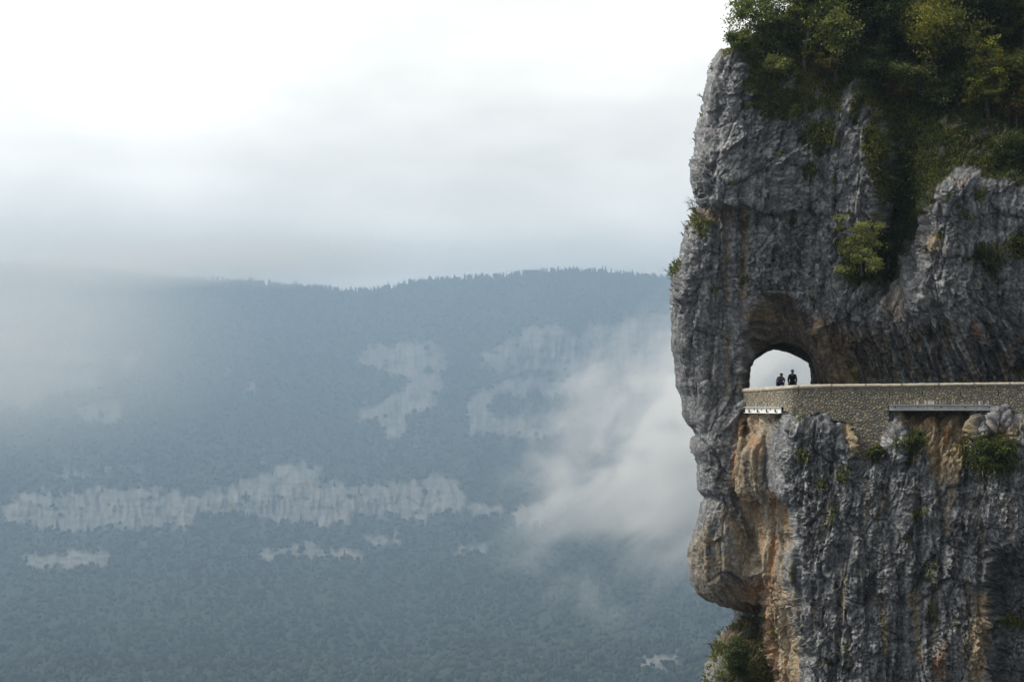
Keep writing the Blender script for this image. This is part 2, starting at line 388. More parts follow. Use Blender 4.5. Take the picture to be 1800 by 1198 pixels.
# ------------------------------------------------------------------ near cliff
EDGE = np.array([(-160, 1600), (-30, 1450), (10, 1400), (30, 1374), (60, 1332), (80, 1300), (93, 1281), (98, 1268), (104, 1260), (120, 1254), (150, 1243), (175, 1237), (200, 1235), (215, 1229),
                 (235, 1226), (262, 1224), (290, 1217), (305, 1214), (330, 1219), (352, 1225), (363, 1231), (368, 1223), (395, 1214), (420, 1205), (455, 1196), (478, 1188),
                 (505, 1182), (540, 1181), (575, 1182), (600, 1182), (613, 1183), (639, 1189), (677, 1190), (699, 1198), (725, 1200), (743, 1208), (754, 1216), (764, 1221), (770, 1217), (793, 1216),
                 (806, 1222), (815, 1227), (859, 1226), (868, 1232), (874, 1236), (885, 1233), (925, 1226), (945, 1219), (965, 1211), (987, 1213), (1015, 1218), (1041, 1227), (1052, 1242), (1060, 1266), (1064, 1289),
                 (1074, 1293), (1090, 1292), (1102, 1290), (1108, 1280), (1115, 1268), (1136, 1257), (1162, 1250), (1198, 1238), (1300, 1215)], float)
FEDGE = np.array([(700, 1378), (716, 1376), (723, 1374), (754, 1353), (773, 1347), (800, 1344), (834, 1345), (863, 1351), (878, 1366), (890, 1382), (909, 1388), (948, 1389), (972, 1378),
                  (1011, 1373), (1037, 1387), (1069, 1386), (1112, 1398), (1134, 1405), (1198, 1406), (1300, 1420)], float)
WPATH = np.array([(1304, 104.1), (1345, 101.5), (1376, 99.5), (1392, 99.0), (1450, 98.8), (1800, 97.7), (2400, 96.0)], float)     # px, Y of the road wall
WBOT = np.array([(1300, 714), (1378, 714), (1384, 716), (1391, 721), (1409, 723), (1424, 722), (1438, 717), (1452, 716), (1456, 727), (1466, 731), (1483, 733), (1500, 737), (1502, 796), (1520, 801),
                 (1550, 795), (1556, 765), (1563, 748), (1570, 734), (1588, 722), (1592, 721), (1700, 721), (1702, 720), (1744, 719), (1748, 703), (1772, 704), (1776, 717), (1830, 720), (2400, 724)], float)
py0 = np.concatenate([np.arange(-160, -20, 5.0), np.arange(-20, 1210, 1.4), np.arange(1210, 1700, 12)])
NCF = 470
tcol = np.linspace(0, 1, NCF)
tcol = tcol * (0.55 + 0.45 * tcol ** 0.6) if False else tcol
NBK = 44
nrow = len(py0)
edge = np.interp(py0, EDGE[:, 0], EDGE[:, 1])
edge = edge + 1.0 * fbm(py0 / 22, py0 * 0, 3, 2)
PYg = np.repeat(py0[:, None], NCF + 26, 1)
PXf = edge[:, None] + (1842 - edge[:, None]) * tcol[None, :]
PXr = np.repeat((1842 + np.arange(1, 27) * 18.0)[None, :], nrow, 0)
PX = np.concatenate([PXf, PXr], 1)
U = PX / 34.0; V = PYg / 34.0
d_edge = PX - edge[:, None]
wyl = np.interp(PX, WPATH[:, 0], WPATH[:, 1])
wbt = np.interp(PX, WBOT[:, 0], WBOT[:, 1])
# --- upper part
px, py = PX, PYg
wxp = px + 10 * fbm(U * 0.9, V * 0.9, 101, 3); wyp = py + 9 * fbm(U * 0.9, V * 0.9, 105, 3)
Yup = 104.2 - 0.6 * sst(1440, 1700, px) - 0.0025 * np.clip(px - 1700, 0, 900)
Yup = Yup - 0.9 * sst(480, 200, py) * 0 + 0.4 * np.sin(px / 70.0)
crack = 363 + 10 * sst(1300, 1380, px) + 5 * perlin(px / 30, px * 0, 109)
Yup -= 0.95 * sst(190, 330, py) * (1 - sst(crack - 3, crack + 4, py)) * (1 - 0.75 * sst(1320, 1440, px))
# alcove above the tunnel
hood = np.interp(px, [1296, 1304, 1318, 1340, 1370, 1400, 1420, 1436, 1452, 1470, 1500], [690, 590, 545, 519, 512, 522, 541, 566, 600, 640, 690])
hd = sst(-2, 14, wyp * 0.6 + py * 0.4 - hood)
alc = np.clip((py - hood) / 95, 0, 1)
Yup += (0.35 * hd + 1.9 * hd * alc) * sst(1297, 1312, px) * (1 - 0.6 * sst(1440, 1480, px)) * (1 - sst(700, 712, py))
# rock overhanging the road on the right
Yup += 1.6 * sst(540, 690, py) * sst(1440, 1520, px)
# gully and right-hand buttress
gul = np.exp(-((px - np.interp(py, [150, 330, 480], [1590, 1590, 1565])) / 38.0) ** 2) * sst(150, 330, py) * (1 - sst(470, 540, py))
Yup += 1.9 * gul
Yup += 0.5 * np.exp(-((px - 1520) / 22.0) ** 2) * sst(430, 470, py) * (1 - sst(500, 520, py))
bt = sst(-16, 16, wxp - np.interp(py, [290, 330, 380, 445, 560], [1690, 1645, 1632, 1626, 1600]))
Yup -= 1.0 * bt * (1 - sst(480, 600, py)) * sst(280, 330, py + 0.0 * px)
Yup += 0.35 * sst(441, 447, py + 4 * perlin(px / 25, px * 0, 111)) * sst(1620, 1634, px) * (1 - sst(540, 640, py))
# vegetated hillside above
GB = np.array([(1240, 96), (1285, 100), (1305, 130), (1320, 175), (1345, 200), (1400, 205), (1440, 196), (1475, 190), (1520, 215), (1560, 280), (1600, 300), (1650, 318), (1700, 298), (1760, 314), (1830, 316), (2400, 330)], float)
gb = np.interp(px, GB[:, 0], GB[:, 1])
up = np.clip(gb - py, 0, None) / 34.0
Yup += 0.55 * up + 0.22 * np.clip(up - 2.5, 0, None)
# --- lower part
q = wxp * 0.35 + px * 0.65 - np.interp(py, FEDGE[:, 0], FEDGE[:, 1])
fo = np.clip((py - wbt) / 34.0, -9, 9)
frontY = wyl + np.where(fo < 0, 0.55, 0.30 - 1.05 * sst(0, 1.1, fo) - 0.02 * np.clip(fo, 0, 14))
under = sst(1582, 1592, px) * (1 - sst(1700, 1716, px)) * sst(712, 722, py)
frontY += under * (1.5 * (1 - sst(722, 850, py)))
frontY += 0.9 * np.exp(-((px - 1752) / 14.0) ** 2 - ((py - 765) / 18.0) ** 2)
frontY += 0.5 * sst(1490, 1496, px) * (1 - sst(1503, 1510, px)) * 0
frontY += 1.1 * sst(1722, 1775, wxp) * sst(930, 1010, wyp) * (1 - sst(1090, 1130, wyp) * 0.5)
frontY -= 0.5 * np.exp(-((px - 1500) / 120.0) ** 2) * sst(820, 1000, py)
finY = 103.4 - 0.5 * np.sin((px - 1200) / 40.0)
trough = 0.9 * np.exp(-((px - (np.interp(py, FEDGE[:, 0], FEDGE[:, 1]) - 18)) / 16.0) ** 2)
fe_ = np.interp(py, FEDGE[:, 0], FEDGE[:, 1])
flank = finY - 2.3 * sst(fe_ - 75, fe_ - 8, px) * (1 - sst(1030, 1070, py) * (1 - sst(1340, 1352, px))) + 0.45 * trough
diag = sst(1300, 1312, px) * (1 - sst(735, 800, py))
flank = flank * (1 - diag) + (wyl + 0.75) * diag
step = sst(-10, 14, q)
rnd = 1.6 * np.exp(-np.clip(q, 0, 500) / 11.0)
Ylow = flank * (1 - step) + (frontY + rnd * sst(720, 760, py)) * step
# undercut and ledge at the bottom left
lb = 1 - sst(1336, 1352, px + 0.2 * (wxp - px))
Ylow += lb * (2.3 * sst(1058, 1066, py) * (1 - sst(1085, 1135, py)) - 1.6 * sst(1095, 1198, py))
Ylow += 0.7 * lb * sst(1005, 1060, py)
isl = sst(1299, 1316, px)
mixl = sst(701, 711, py) * isl + (1 - isl) * sst(690, 790, py)
Yb = Yup * (1 - mixl) + Ylow * mixl
# --- authored seams (polyline, half width px, depth m)
SEAMS = [([(1308, 715), (1300, 745), (1291, 780), (1287, 815), (1284, 845), (1292, 870), (1305, 895), (1318, 940), (1325, 980), (1340, 1030), (1348, 1048)], 5, 0.55),
         ([(1214, 752), (1228, 772), (1240, 785), (1262, 810), (1280, 835), (1286, 850)], 4, 0.45),
         ([(1232, 871), (1258, 877), (1275, 885), (1290, 905), (1312, 945)], 4, 0.4),
         ([(1305, 372), (1310, 420), (1306, 480), (1302, 540), (1306, 590)], 5, 0.4), ([(1284, 372), (1282, 440), (1276, 520), (1280, 600), (1290, 690)], 4, 0.25),
         ([(1262, 380), (1255, 450), (1248, 520), (1246, 610), (1252, 700), (1240, 760)], 5, 0.25), ([(1238, 400), (1222, 480), (1216, 560), (1220, 650), (1226, 720)], 5, 0.2),
         ([(1312, 120), (1306, 200), (1312, 290), (1300, 362)], 5, 0.4), ([(1352, 205), (1350, 290), (1356, 375)], 4, 0.3), ([(1402, 205), (1404, 280), (1396, 380), (1408, 470)], 4, 0.3),
         ([(1440, 250), (1448, 330), (1440, 420), (1452, 520), (1470, 600), (1478, 675)], 5, 0.35), ([(1268, 180), (1262, 260), (1250, 340)], 5, 0.25),
         ([(1560, 500), (1572, 580), (1566, 672)], 5, 0.35), ([(1610, 470), (1640, 520), (1655, 600), (1650, 672)], 4, 0.3), ([(1716, 320), (1720, 400), (1712, 470)], 3, 0.3),
         ([(1755, 320), (1752, 420), (1762, 520), (1757, 620)], 3, 0.3), ([(1690, 330), (1684, 440)], 3, 0.25), ([(1790, 330), (1786, 430), (1795, 560)], 3, 0.25),
         ([(1372, 884), (1384, 912), (1384, 950), (1372, 985)], 4, 0.5), ([(1412, 730), (1405, 800), (1412, 870), (1402, 960), (1410, 1060)], 4, 0.3),
         ([(1468, 735), (1462, 830), (1476, 920), (1470, 1000), (1478, 1100), (1470, 1198)], 5, 0.45), ([(1502, 800), (1512, 880), (1524, 960), (1520, 1040), (1540, 1120)], 4, 0.4),
         ([(1556, 800), (1560, 900), (1570, 980), (1586, 1060), (1590, 1150)], 5, 0.45), ([(1612, 860), (1616, 930), (1622, 1000), (1612, 1060)], 6, 0.5),
         ([(1650, 740), (1648, 840), (1658, 930), (1652, 1000), (1646, 1090)], 5, 0.6), ([(1700, 800), (1690, 900), (1700, 960)], 4, 0.4), ([(1722, 960), (1716, 1040), (1730, 1110), (1745, 1198)], 5, 0.4),
         ([(1412, 1150), (1450, 1162), (1480, 1172), (1520, 1198)], 4, 0.5), ([(1360, 880), (1356, 960), (1352, 1040), (1362, 1120), (1372, 1198)], 4, 0.35),
         ([(1484, 738), (1490, 780), (1497, 797)], 4, 0.4), ([(1505, 738), (1506, 780)], 3, 0.0)]
crease = np.zeros(px.shape)
for pts, w_, dep in SEAMS:
    a = np.array(pts)
    m = (px > a[:, 0].min() - 6 * w_) & (px < a[:, 0].max() + 6 * w_) & (py > a[:, 1].min() - 6 * w_) & (py < a[:, 1].max() + 6 * w_)
    if not m.any(): continue
    dd = distline(wxp[m] * 0.45 + px[m] * 0.55, wyp[m] * 0.45 + py[m] * 0.55, pts)
    crease[m] = np.maximum(crease[m], dep * np.exp(-(dd / w_) ** 2) + 0.25 * dep * np.exp(-(dd / (3.2 * w_)) ** 2))
# nose rounding
R = 46.0
dn = np.clip(d_edge / R, 0, 1)
nose = 2.1 * (1 - np.sqrt(np.clip(1 - (1 - dn) ** 2, 0, 1)))
Yb = Yb + nose
# back of the fin
b = np.linspace(0, 1, NBK + 1)[:0:-1]
PXb = edge[:, None] + 105 * b[None, :]
Ybk = Yb[:, :1] + 5.5 * np.sqrt(b)[None, :] + 2.0 * b[None, :]
PXa = np.concatenate([PXb, PX], 1); Ya = np.concatenate([Ybk, Yb], 1); PYa = np.repeat(py0[:, None], PXa.shape[1], 1)
base = P(PXa, PYa, Ya)
nrm = np.cross(np.gradient(blur(base.transpose(2, 0, 1)[0], 3, 1), axis=0)[..., None] * np.array([1, 0, 0]) + np.gradient(blur(base[..., 1], 3, 1), axis=0)[..., None] * np.array([0, 1, 0]) + np.gradient(blur(base[..., 2], 3, 1), axis=0)[..., None] * np.array([0, 0, 1]),
               np.gradient(blur(base[..., 0], 3, 1), axis=1)[..., None] * np.array([1, 0, 0]) + np.gradient(blur(base[..., 1], 3, 1), axis=1)[..., None] * np.array([0, 1, 0]) + np.gradient(blur(base[..., 2], 3, 1), axis=1)[..., None] * np.array([0, 0, 1]))
nrm /= np.linalg.norm(nrm, axis=2)[..., None] + 1e-9
flip = (nrm[:, NBK + 60, 1].mean() > 0)
if flip: nrm = -nrm
# --- displacement along the normal
u = PXa / 34.0 - 0.85 * (Ya - 104.0)
w = PYa / 34.0
wu = u + 0.16 * fbm(u * 0.6, w * 0.3, 201, 3); ww = w + 0.3 * fbm(u * 0.5, w * 0.4, 205, 3)
smoothz = sst(1302, 1270, PXa) * sst(520, 590, PYa) * (1 - sst(760, 800, PYa))       # the water-smoothed nose beside the tunnel
smoothz = np.maximum(smoothz, 0.75 * sst(1395, 1360, PXa) * sst(720, 760, PYa) * (1 - sst(1050, 1064, PYa)))
rough = (1 - 0.72 * smoothz)
patchy = sst(-0.5, 0.45, fbm(u * 0.33, w * 0.25, 271, 3))
hh = 0.17 * ridged(wu * 0.36 + 0.5 * fbm(u * .2, w * .2, 213, 2), ww * 0.11, 211, 2)
hh += 0.055 * ridged(wu * 1.3 + 0.6 * fbm(u * .4, w * .4, 223, 2), ww * 0.22, 221, 3) * sst(-0.5, 0.4, fbm(u * .25, w * .2, 225, 2))
hh += 0.07 * ridged(u * 0.5 + w * 0.35, w * 0.45 - u * 0.3, 227, 3) * rough
f1, f2, idv = worley(wu * 0.75, ww * 0.36, 3)
hh += 0.34 * (idv - 0.5) - 0.13 * np.exp(-((f2 - f1) / 0.045) ** 2)
f1b, f2b, idb = worley(wu * 1.9 + 7 + 0.2 * fbm(u * 3, w * 3, 235, 2), ww * 0.8 + 0.2 * fbm(u * 3, w * 3, 237, 2), 5)
hh += (0.16 * (idb - 0.5) - 0.06 * np.exp(-((f2b - f1b) / 0.06) ** 2))
wq = wu + 0.06 * fbm(u * 5, w * 5, 238, 2); wr = ww + 0.08 * fbm(u * 5, w * 5, 239, 2)
med = facets(wq * 0.8, wr * 0.5, 21, 0.24) + facets(wq * 1.9, wr * 1.2, 23, 0.13) + facets(wq * 4.2, wr * 3.0, 25, 0.075) + fbm(wq * 2.2, wr * 1.6, 231, 4, 0.62) * 0.035
f1c, f2c, idc = worley(wq * 4.2, wr * 2.6, 9)
chunk = 0.02 * (idc - 0.5) - 0.03 * np.exp(-((f2c - f1c) / 0.09) ** 2)
f1d, f2d, idd = worley(wq * 8.5, wr * 6.2, 13)
chunk += facets(wq * 9, wr * 6, 27, 0.03)
fine = fbm(u * 7.5, w * 6.5, 251, 3, 0.75) * 0.045
pit = -0.20 * sst(0.26, 0.10, worley(wq * 1.9 + 3, wr * 1.4, 11)[0]) * sst(0.0, 0.3, fbm(u * 0.3, w * 0.3, 261, 2)) - 0.09 * sst(0.25, 0.12, worley(wq * 4.5 + 3, wr * 3.0, 17)[0]) * sst(-0.1, 0.3, fbm(u * 0.6, w * 0.4, 263, 2))
H = hh * (0.5 + 0.5 * rough) + (med + chunk + fine + pit) * rough * (0.5 + 0.7 * patchy)
# calm the zones hidden behind the wall, the shelf, the tunnel mouth
fob = np.concatenate([np.full((nrow, NBK), 9.0), fo], 1); wbb = np.concatenate([np.zeros((nrow, NBK)), wbt], 1)
calm = np.ones(PXa.shape)
inw = sst(1306, 1316, PXa)
calm *= 1 - inw * sst(640, 690, PYa) * (1 - sst(-0.05, 0.9, (PYa - np.concatenate([np.full((nrow, NBK), 2000.0), wbt], 1)) / 34)) * 0.75
FARCH = [(1309, 712), (1309, 684), (1311, 662), (1315, 642), (1323, 627), (1337, 613), (1352, 605), (1375, 600), (1395, 604), (1412, 613), (1426, 628), (1434, 647), (1438, 675), (1438, 712)]
BARCH = [(1318, 712), (1317, 681), (1318, 663), (1320.5, 640), (1326, 633), (1336, 626.5), (1347, 618.5), (1362, 614), (1374, 617), (1384, 619), (1400, 626), (1411, 632), (1421, 638), (1423.5, 648), (1425, 660), (1426, 680), (1426, 712)]
mm = (PXa > 1270) & (PXa < 1480) & (PYa > 570) & (PYa < 730)
da = np.full(PXa.shape, 99.0); da[mm] = distline(PXa[mm], PYa[mm], FARCH[1:-1])
calm *= 0.25 + 0.75 * sst(2, 16, da)
veg_up = sst(0.1, 1.5, np.concatenate([np.zeros((nrow, NBK)), up], 1))
H = H * calm * (1 - 0.35 * veg_up)
qa = np.concatenate([np.full((nrow, NBK), 500.0), q], 1)
gba = np.concatenate([np.zeros((nrow, NBK)), gb], 1)
H = H * (1 - 0.55 * np.exp(-((PYa - gba - 4) / 22.0) ** 2) * sst(1600, 1640, PXa))
H = H * (1 - 0.6 * np.exp(-((qa - 2) / 16.0) ** 2) * sst(715, 740, PYa))
cr = np.concatenate([np.zeros((nrow, NBK)), crease], 1)
H = H - 0.6 * cr * (0.4 + 0.6 * calm)
Hs = np.concatenate([np.zeros((nrow, NBK)), np.ones((nrow, PX.shape[1]))], 1)
near_edge = np.concatenate([np.ones((nrow, NBK)) * 0.5, 0.5 + 0.5 * sst(0, 30, d_edge)], 1)
H = H * near_edge
CL = base + nrm * H[..., None]
# --- masks and colours
pxw = PXa + 7 * fbm(u * 1.3, w * 0.8, 301, 4); pyw = PYa + 9 * fbm(u * 1.1, w * 1.1, 305, 4)
def pm(poly, bl=2): return blur(inpoly(pxw, pyw, poly).astype(float), bl, 1)
def el(cx, cy, rx, ry): return np.exp(-(((pxw - cx) / rx) ** 2 + ((pyw - cy) / ry) ** 2) ** 1.5)
streak = fbm(wu * 3.4, ww * 0.16, 311, 4, 0.6); streak2 = fbm(wu * 1.2, ww * 0.09, 321, 3, 0.6); mott = fbm(u * 1.6, w * 1.6, 331, 4, 0.6)
speck = fbm(u * 7, w * 6, 341, 3, 0.7)
grey = np.array([0.188, 0.197, 0.212]); light = np.array([0.37, 0.38, 0.395]); dark = np.array([0.050, 0.054, 0.060])
tan = np.array([0.40, 0.315, 0.20]); orange = np.array([0.46, 0.21, 0.075]); pale = np.array([0.50, 0.45, 0.36]); brown = np.array([0.17, 0.115, 0.06]); soil = np.array([0.085, 0.062, 0.038]); moss = np.array([0.060, 0.068, 0.018])
col = np.ones(PXa.shape + (3,)) * grey
def over(c, m): 
    global col
    m = np.clip(m, 0, 1)[..., None]; col = col * (1 - m) + c * m
over(light, 0.8 * sst(-0.05, 0.7, mott + 0.5 * speck) )
over(dark, 0.55 * sst(0.05, 0.6, streak * 0.7 + streak2 * 0.6) )
lowfront = sst(1340, 1400, PXa) * sst(720, 760, PYa)
over(dark, 0.46 * lowfront * sst(-0.25, 0.45, streak * 0.8 + streak2 * 0.5 + 0.15))
over(tan * 0.75, 0.75 * lowfront * sst(0.3, 0.65, fbm(wu * 2.1, ww * 0.2, 351, 4, 0.6)) * sst(-0.2, 0.3, fbm(u * .3, w * .2, 353, 2)))
over(light, 0.75 * lowfront * sst(0.1, 0.6, mott * 0.7 + speck * 0.5) * sst(1000, 820, PYa))
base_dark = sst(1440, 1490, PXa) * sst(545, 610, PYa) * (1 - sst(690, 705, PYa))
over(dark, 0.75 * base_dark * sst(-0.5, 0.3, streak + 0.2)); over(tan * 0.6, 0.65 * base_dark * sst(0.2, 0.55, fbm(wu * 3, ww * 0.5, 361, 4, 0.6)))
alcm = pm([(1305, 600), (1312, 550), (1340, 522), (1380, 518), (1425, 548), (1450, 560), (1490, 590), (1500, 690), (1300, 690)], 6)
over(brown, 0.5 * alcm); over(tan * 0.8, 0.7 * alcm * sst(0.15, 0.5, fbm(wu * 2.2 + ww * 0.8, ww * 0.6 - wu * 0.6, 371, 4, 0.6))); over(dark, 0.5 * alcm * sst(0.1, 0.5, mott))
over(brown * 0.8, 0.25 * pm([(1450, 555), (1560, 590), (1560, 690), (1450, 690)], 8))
# tan corner between the fin and the front rock, and the warm lower bulge
T1 = pm([(1306, 722), (1372, 720), (1352, 756), (1346, 780), (1344, 835), (1351, 866), (1386, 892), (1390, 948), (1378, 972), (1374, 1011), (1386, 1040), (1387, 1070), (1399, 1112), (1406, 1140), (1408, 1300), (1360, 1300), (1352, 1160), (1346, 1060), (1338, 1030), (1325, 980), (1316, 940), (1304, 895), (1290, 868), (1284, 845), (1288, 812), (1292, 778), (1300, 745)], 3)
over(tan * np.array([1.02, 1.02, 1.08]), 0.9 * T1); over(orange, 0.38 * T1 * sst(0.10, 0.5, fbm(wu * 2.4, ww * 0.22, 381, 3))); over(pale, 0.85 * T1 * pm([(1340, 730), (1356, 735), (1346, 780), (1344, 840), (1352, 880), (1356, 960), (1348, 960), (1335, 900), (1334, 830), (1340, 790)], 2))
over(pale, 0.8 * T1 * sst(0.2, 0.5, fbm(wu * 1.7, ww * 0.2, 391, 3))); over(grey * 0.7, 0.65 * T1 * sst(0.2, 0.5, fbm(wu * 2.6, ww * 0.3, 395, 4)))
over(orange, 0.55 * np.exp(-(distline(PXa, PYa, [(1352, 868), (1358, 930), (1352, 1000), (1350, 1100), (1358, 1198)]) / 6.0) ** 2) * sst(-0.4, 0.2, mott))
over(orange, 0.8 * np.exp(-(distline(PXa, PYa, [(1300, 745), (1290, 785), (1287, 830)]) / 4.5) ** 2)); over(orange, 0.45 * el(1330, 785, 12, 20))
LB = pm([(1216, 960), (1260, 900), (1300, 905), (1325, 980), (1346, 1040), (1346, 1064), (1240, 1064), (1222, 1030)], 8)
over(tan * 0.85, 0.65 * LB * sst(-0.5, 0.3, mott + 0.2)); over(orange, 0.5 * el(1322, 1040, 26, 22))
over(light * 0.9, 0.6 * pm([(1240, 860), (1265, 880), (1290, 930), (1300, 1000), (1285, 1000), (1262, 930)], 4)); over(tan * 0.8, 0.5 * pm([(1262, 880), (1300, 905), (1318, 950), (1326, 990), (1300, 1000), (1280, 940)], 4))
# nose streaks
over(tan * 0.8, 0.8 * np.exp(-(distline(pxw, pyw, [(1308, 372), (1312, 420), (1306, 470), (1304, 520)]) / 6.0) ** 2)); over(light, 0.5 * np.exp(-(distline(pxw, pyw, [(1318, 385), (1322, 440)]) / 6.0) ** 2))
over(tan * 0.7, 0.6 * np.exp(-(distline(pxw, pyw, [(1280, 400), (1276, 480), (1278, 540)]) / 4.0) ** 2)); over(tan * 0.7, 0.6 * np.exp(-(distline(pxw, pyw, [(1280, 580), (1274, 640), (1276, 700)]) / 4.0) ** 2))
over(brown * 1.4, 0.5 * pm([(1225, 366), (1290, 364), (1285, 385), (1215, 400)], 3))
over(light, 0.55 * smoothz * sst(0.45, 0.8, speck)); over(dark, 0.3 * smoothz)
# recess under the right beam, orange scars, pale pillar, lower right
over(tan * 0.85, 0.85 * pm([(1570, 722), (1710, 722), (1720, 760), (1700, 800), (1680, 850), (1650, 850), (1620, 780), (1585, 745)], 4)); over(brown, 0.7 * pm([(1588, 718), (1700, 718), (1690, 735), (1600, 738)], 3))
over(orange, 0.35 * el(1630, 748, 22, 8)); over(orange, 0.6 * el(1661, 765, 5, 14)); over(orange * 0.8, 0.95 * el(1752, 765, 15, 15)); over(orange * 0.8, 0.6 * el(1772, 770, 8, 25))
over(tan * 0.9, 0.9 * pm([(1484, 734), (1502, 740), (1502, 795), (1496, 795), (1488, 770)], 2)); over(pale, 0.6 * el(1680, 735, 14, 22))
over(tan, 0.7 * np.exp(-(distline(pxw, pyw, [(1672, 840), (1668, 890), (1666, 930)]) / 5.0) ** 2)); over(tan * 0.9, 0.8 * pm([(1712, 1045), (1740, 1050), (1740, 1110), (1728, 1198), (1702, 1198), (1700, 1120)], 5))
over(orange * 0.8, 0.5 * el(1650, 1165, 12, 35)); over(dark, 0.7 * pm([(1725, 960), (1840, 940), (1840, 1300), (1740, 1300), (1745, 1120), (1735, 1040)], 8)); over(light * 0.8, 0.8 * pm([(1760, 890), (1800, 900), (1805, 960), (1752, 950)], 4) * sst(-0.1, 0.3, speck)); over(light * 0.7, 0.8 * pm([(1770, 1125), (1840, 1110), (1840, 1150), (1765, 1155)], 4) * sst(-0.1, 0.3, speck))
over(orange * 0.6, 0.5 * el(1690, 318, 14, 9) * sst(-0.2, 0.3, mott)); over(tan * 0.8, 0.7 * el(1640, 428, 14, 18)); over(orange * 0.8, 0.7 * el(1710, 575, 4, 18)); over(tan * 0.7, 0.5 * el(1575, 540, 20, 30)); over(tan * 0.8, 0.75 * el(1500, 655, 10, 24))
# soil, moss
hillm = blur(inpoly(pxw, pyw, [(1258, 96), (1300, 106), (1308, 150), (1318, 172), (1335, 200), (1375, 212), (1400, 206), (1425, 198), (1470, 192), (1500, 214), (1512, 262), (1535, 330), (1545, 400), (1535, 470), (1550, 500), (1568, 470), (1575, 438), (1612, 425), (1628, 380), (1640, 340), (1690, 298), (1720, 302), (1760, 318), (2500, 330), (2500, -200), (1200, -200)]).astype(float), 2, 1)
for pk in ([(1476, 210), (1480, 160), (1492, 150), (1497, 165), (1490, 215)], [(1495, 265), (1505, 215), (1512, 188), (1530, 182), (1530, 215), (1512, 262)], [(1540, 235), (1545, 200), (1556, 205), (1555, 232)],
           [(1550, 290), (1560, 250), (1575, 236), (1600, 240), (1590, 280), (1565, 300)], [(1612, 232), (1618, 225), (1622, 240)], [(1640, 285), (1650, 255), (1662, 265), (1652, 290)], [(1572, 440), (1582, 405), (1600, 410), (1604, 440), (1590, 460)], [(1298, 130), (1290, 105), (1320, 112), (1312, 140)], [(1535, 420), (1540, 360), (1560, 355), (1560, 400)]):
    hillm *= 1 - blur(inpoly(pxw, pyw, pk).astype(float), 2, 1)
hillm *= 1 - 0.85 * sst(0.45, 0.7, fbm(u * 1.1, w * 0.8, 401, 4)) * sst(60, 130, PYa)
patch = np.zeros(PXa.shape)
for cx, cy, rx, ry in ((1440, 240, 30, 24), (1420, 300, 8, 14), (1515, 480, 30, 24), (1560, 455, 30, 30), (1735, 446, 26, 12), (1745, 475, 8, 20), (1792, 434, 26, 14), (1740, 800, 38, 34), (1600, 782, 22, 18), (1533, 802, 18, 8), (1412, 800, 8, 10), (1600, 808, 10, 14),
                       (1224, 384, 12, 12), (1192, 472, 10, 14), (1240, 400, 8, 16), (1480, 835, 8, 12), (1464, 905, 6, 24), (1640, 1080, 8, 20), (1440, 850, 9, 9), (1780, 1090, 24, 12), (1612, 905, 10, 8), (1262, 1140, 14, 14), (1325, 1190, 18, 14), (1725, 345, 10, 8), (1630, 1000, 6, 20), (1444, 1164, 10, 5), (1404, 745, 4, 4), (1366, 736, 4, 8)):
    patch = np.maximum(patch, el(cx, cy, rx, ry))
patch = patch * (1 - 0.6 * lowfront * sst(820, 850, PYa))
mossn = (1 - 0.7 * lowfront) * sst(0.72, 0.95, fbm(u * 0.9, w * 0.7, 411, 4)) * (1 - smoothz) * 0.8
ledge = pm([(1295, 1085), (1350, 1080), (1356, 1198), (1360, 1300), (1200, 1300), (1240, 1180), (1262, 1125), (1288, 1105)], 4)
over(soil * 1.3, 0.85 * ledge * sst(-0.6, 0.1, mott)); over(brown, 0.6 * ledge * sst(0, 0.4, speck)); over(grey, 0.8 * pm([(1245, 1165), (1275, 1150), (1285, 1198), (1280, 1300), (1215, 1300)], 3))
over(soil, 0.85 * hillm); over(moss, 0.65 * hillm * sst(-0.3, 0.3, mott)); over(moss, 0.85 * patch); over(moss * 0.9, 0.8 * mossn)
col = col * (1 + 0.22 * speck[..., None] + 0.12 * fbm(u * 14, w * 13, 421, 2)[..., None])
# faces without the tunnel mouth
ncA = PXa.shape[1]
gf = gridfaces(nrow, ncA)
cxm = (PXa[:-1, :-1] + PXa[1:, 1:]) / 2; cym = (PYa[:-1, :-1] + PYa[1:, 1:]) / 2
hole = inpoly(cxm, cym, FARCH) & (np.arange(ncA - 1)[None, :] >= NBK)
keep = ~hole
ff = gf[keep][:, ::-1] if flip else gf[keep]
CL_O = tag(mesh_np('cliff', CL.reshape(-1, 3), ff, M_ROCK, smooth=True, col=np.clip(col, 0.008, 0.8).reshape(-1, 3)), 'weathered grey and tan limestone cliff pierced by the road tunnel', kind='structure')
FC0 = NBK
def gidx(x, y):
    x = np.asarray(x, float); y = np.asarray(y, float)
    r = np.searchsorted(py0, y).clip(0, nrow - 1)
    e = edge[r]; c = np.where(x < 1842, (x - e) / (1842 - e) * (NCF - 1), NCF - 1 + (x - 1842) / 18)
    return r, (np.round(c).astype(int).clip(0, PX.shape[1] - 1) + NBK)
def surf(x, y):
    r, c = gidx(x, y); return CL[r, c], nrm[r, c]

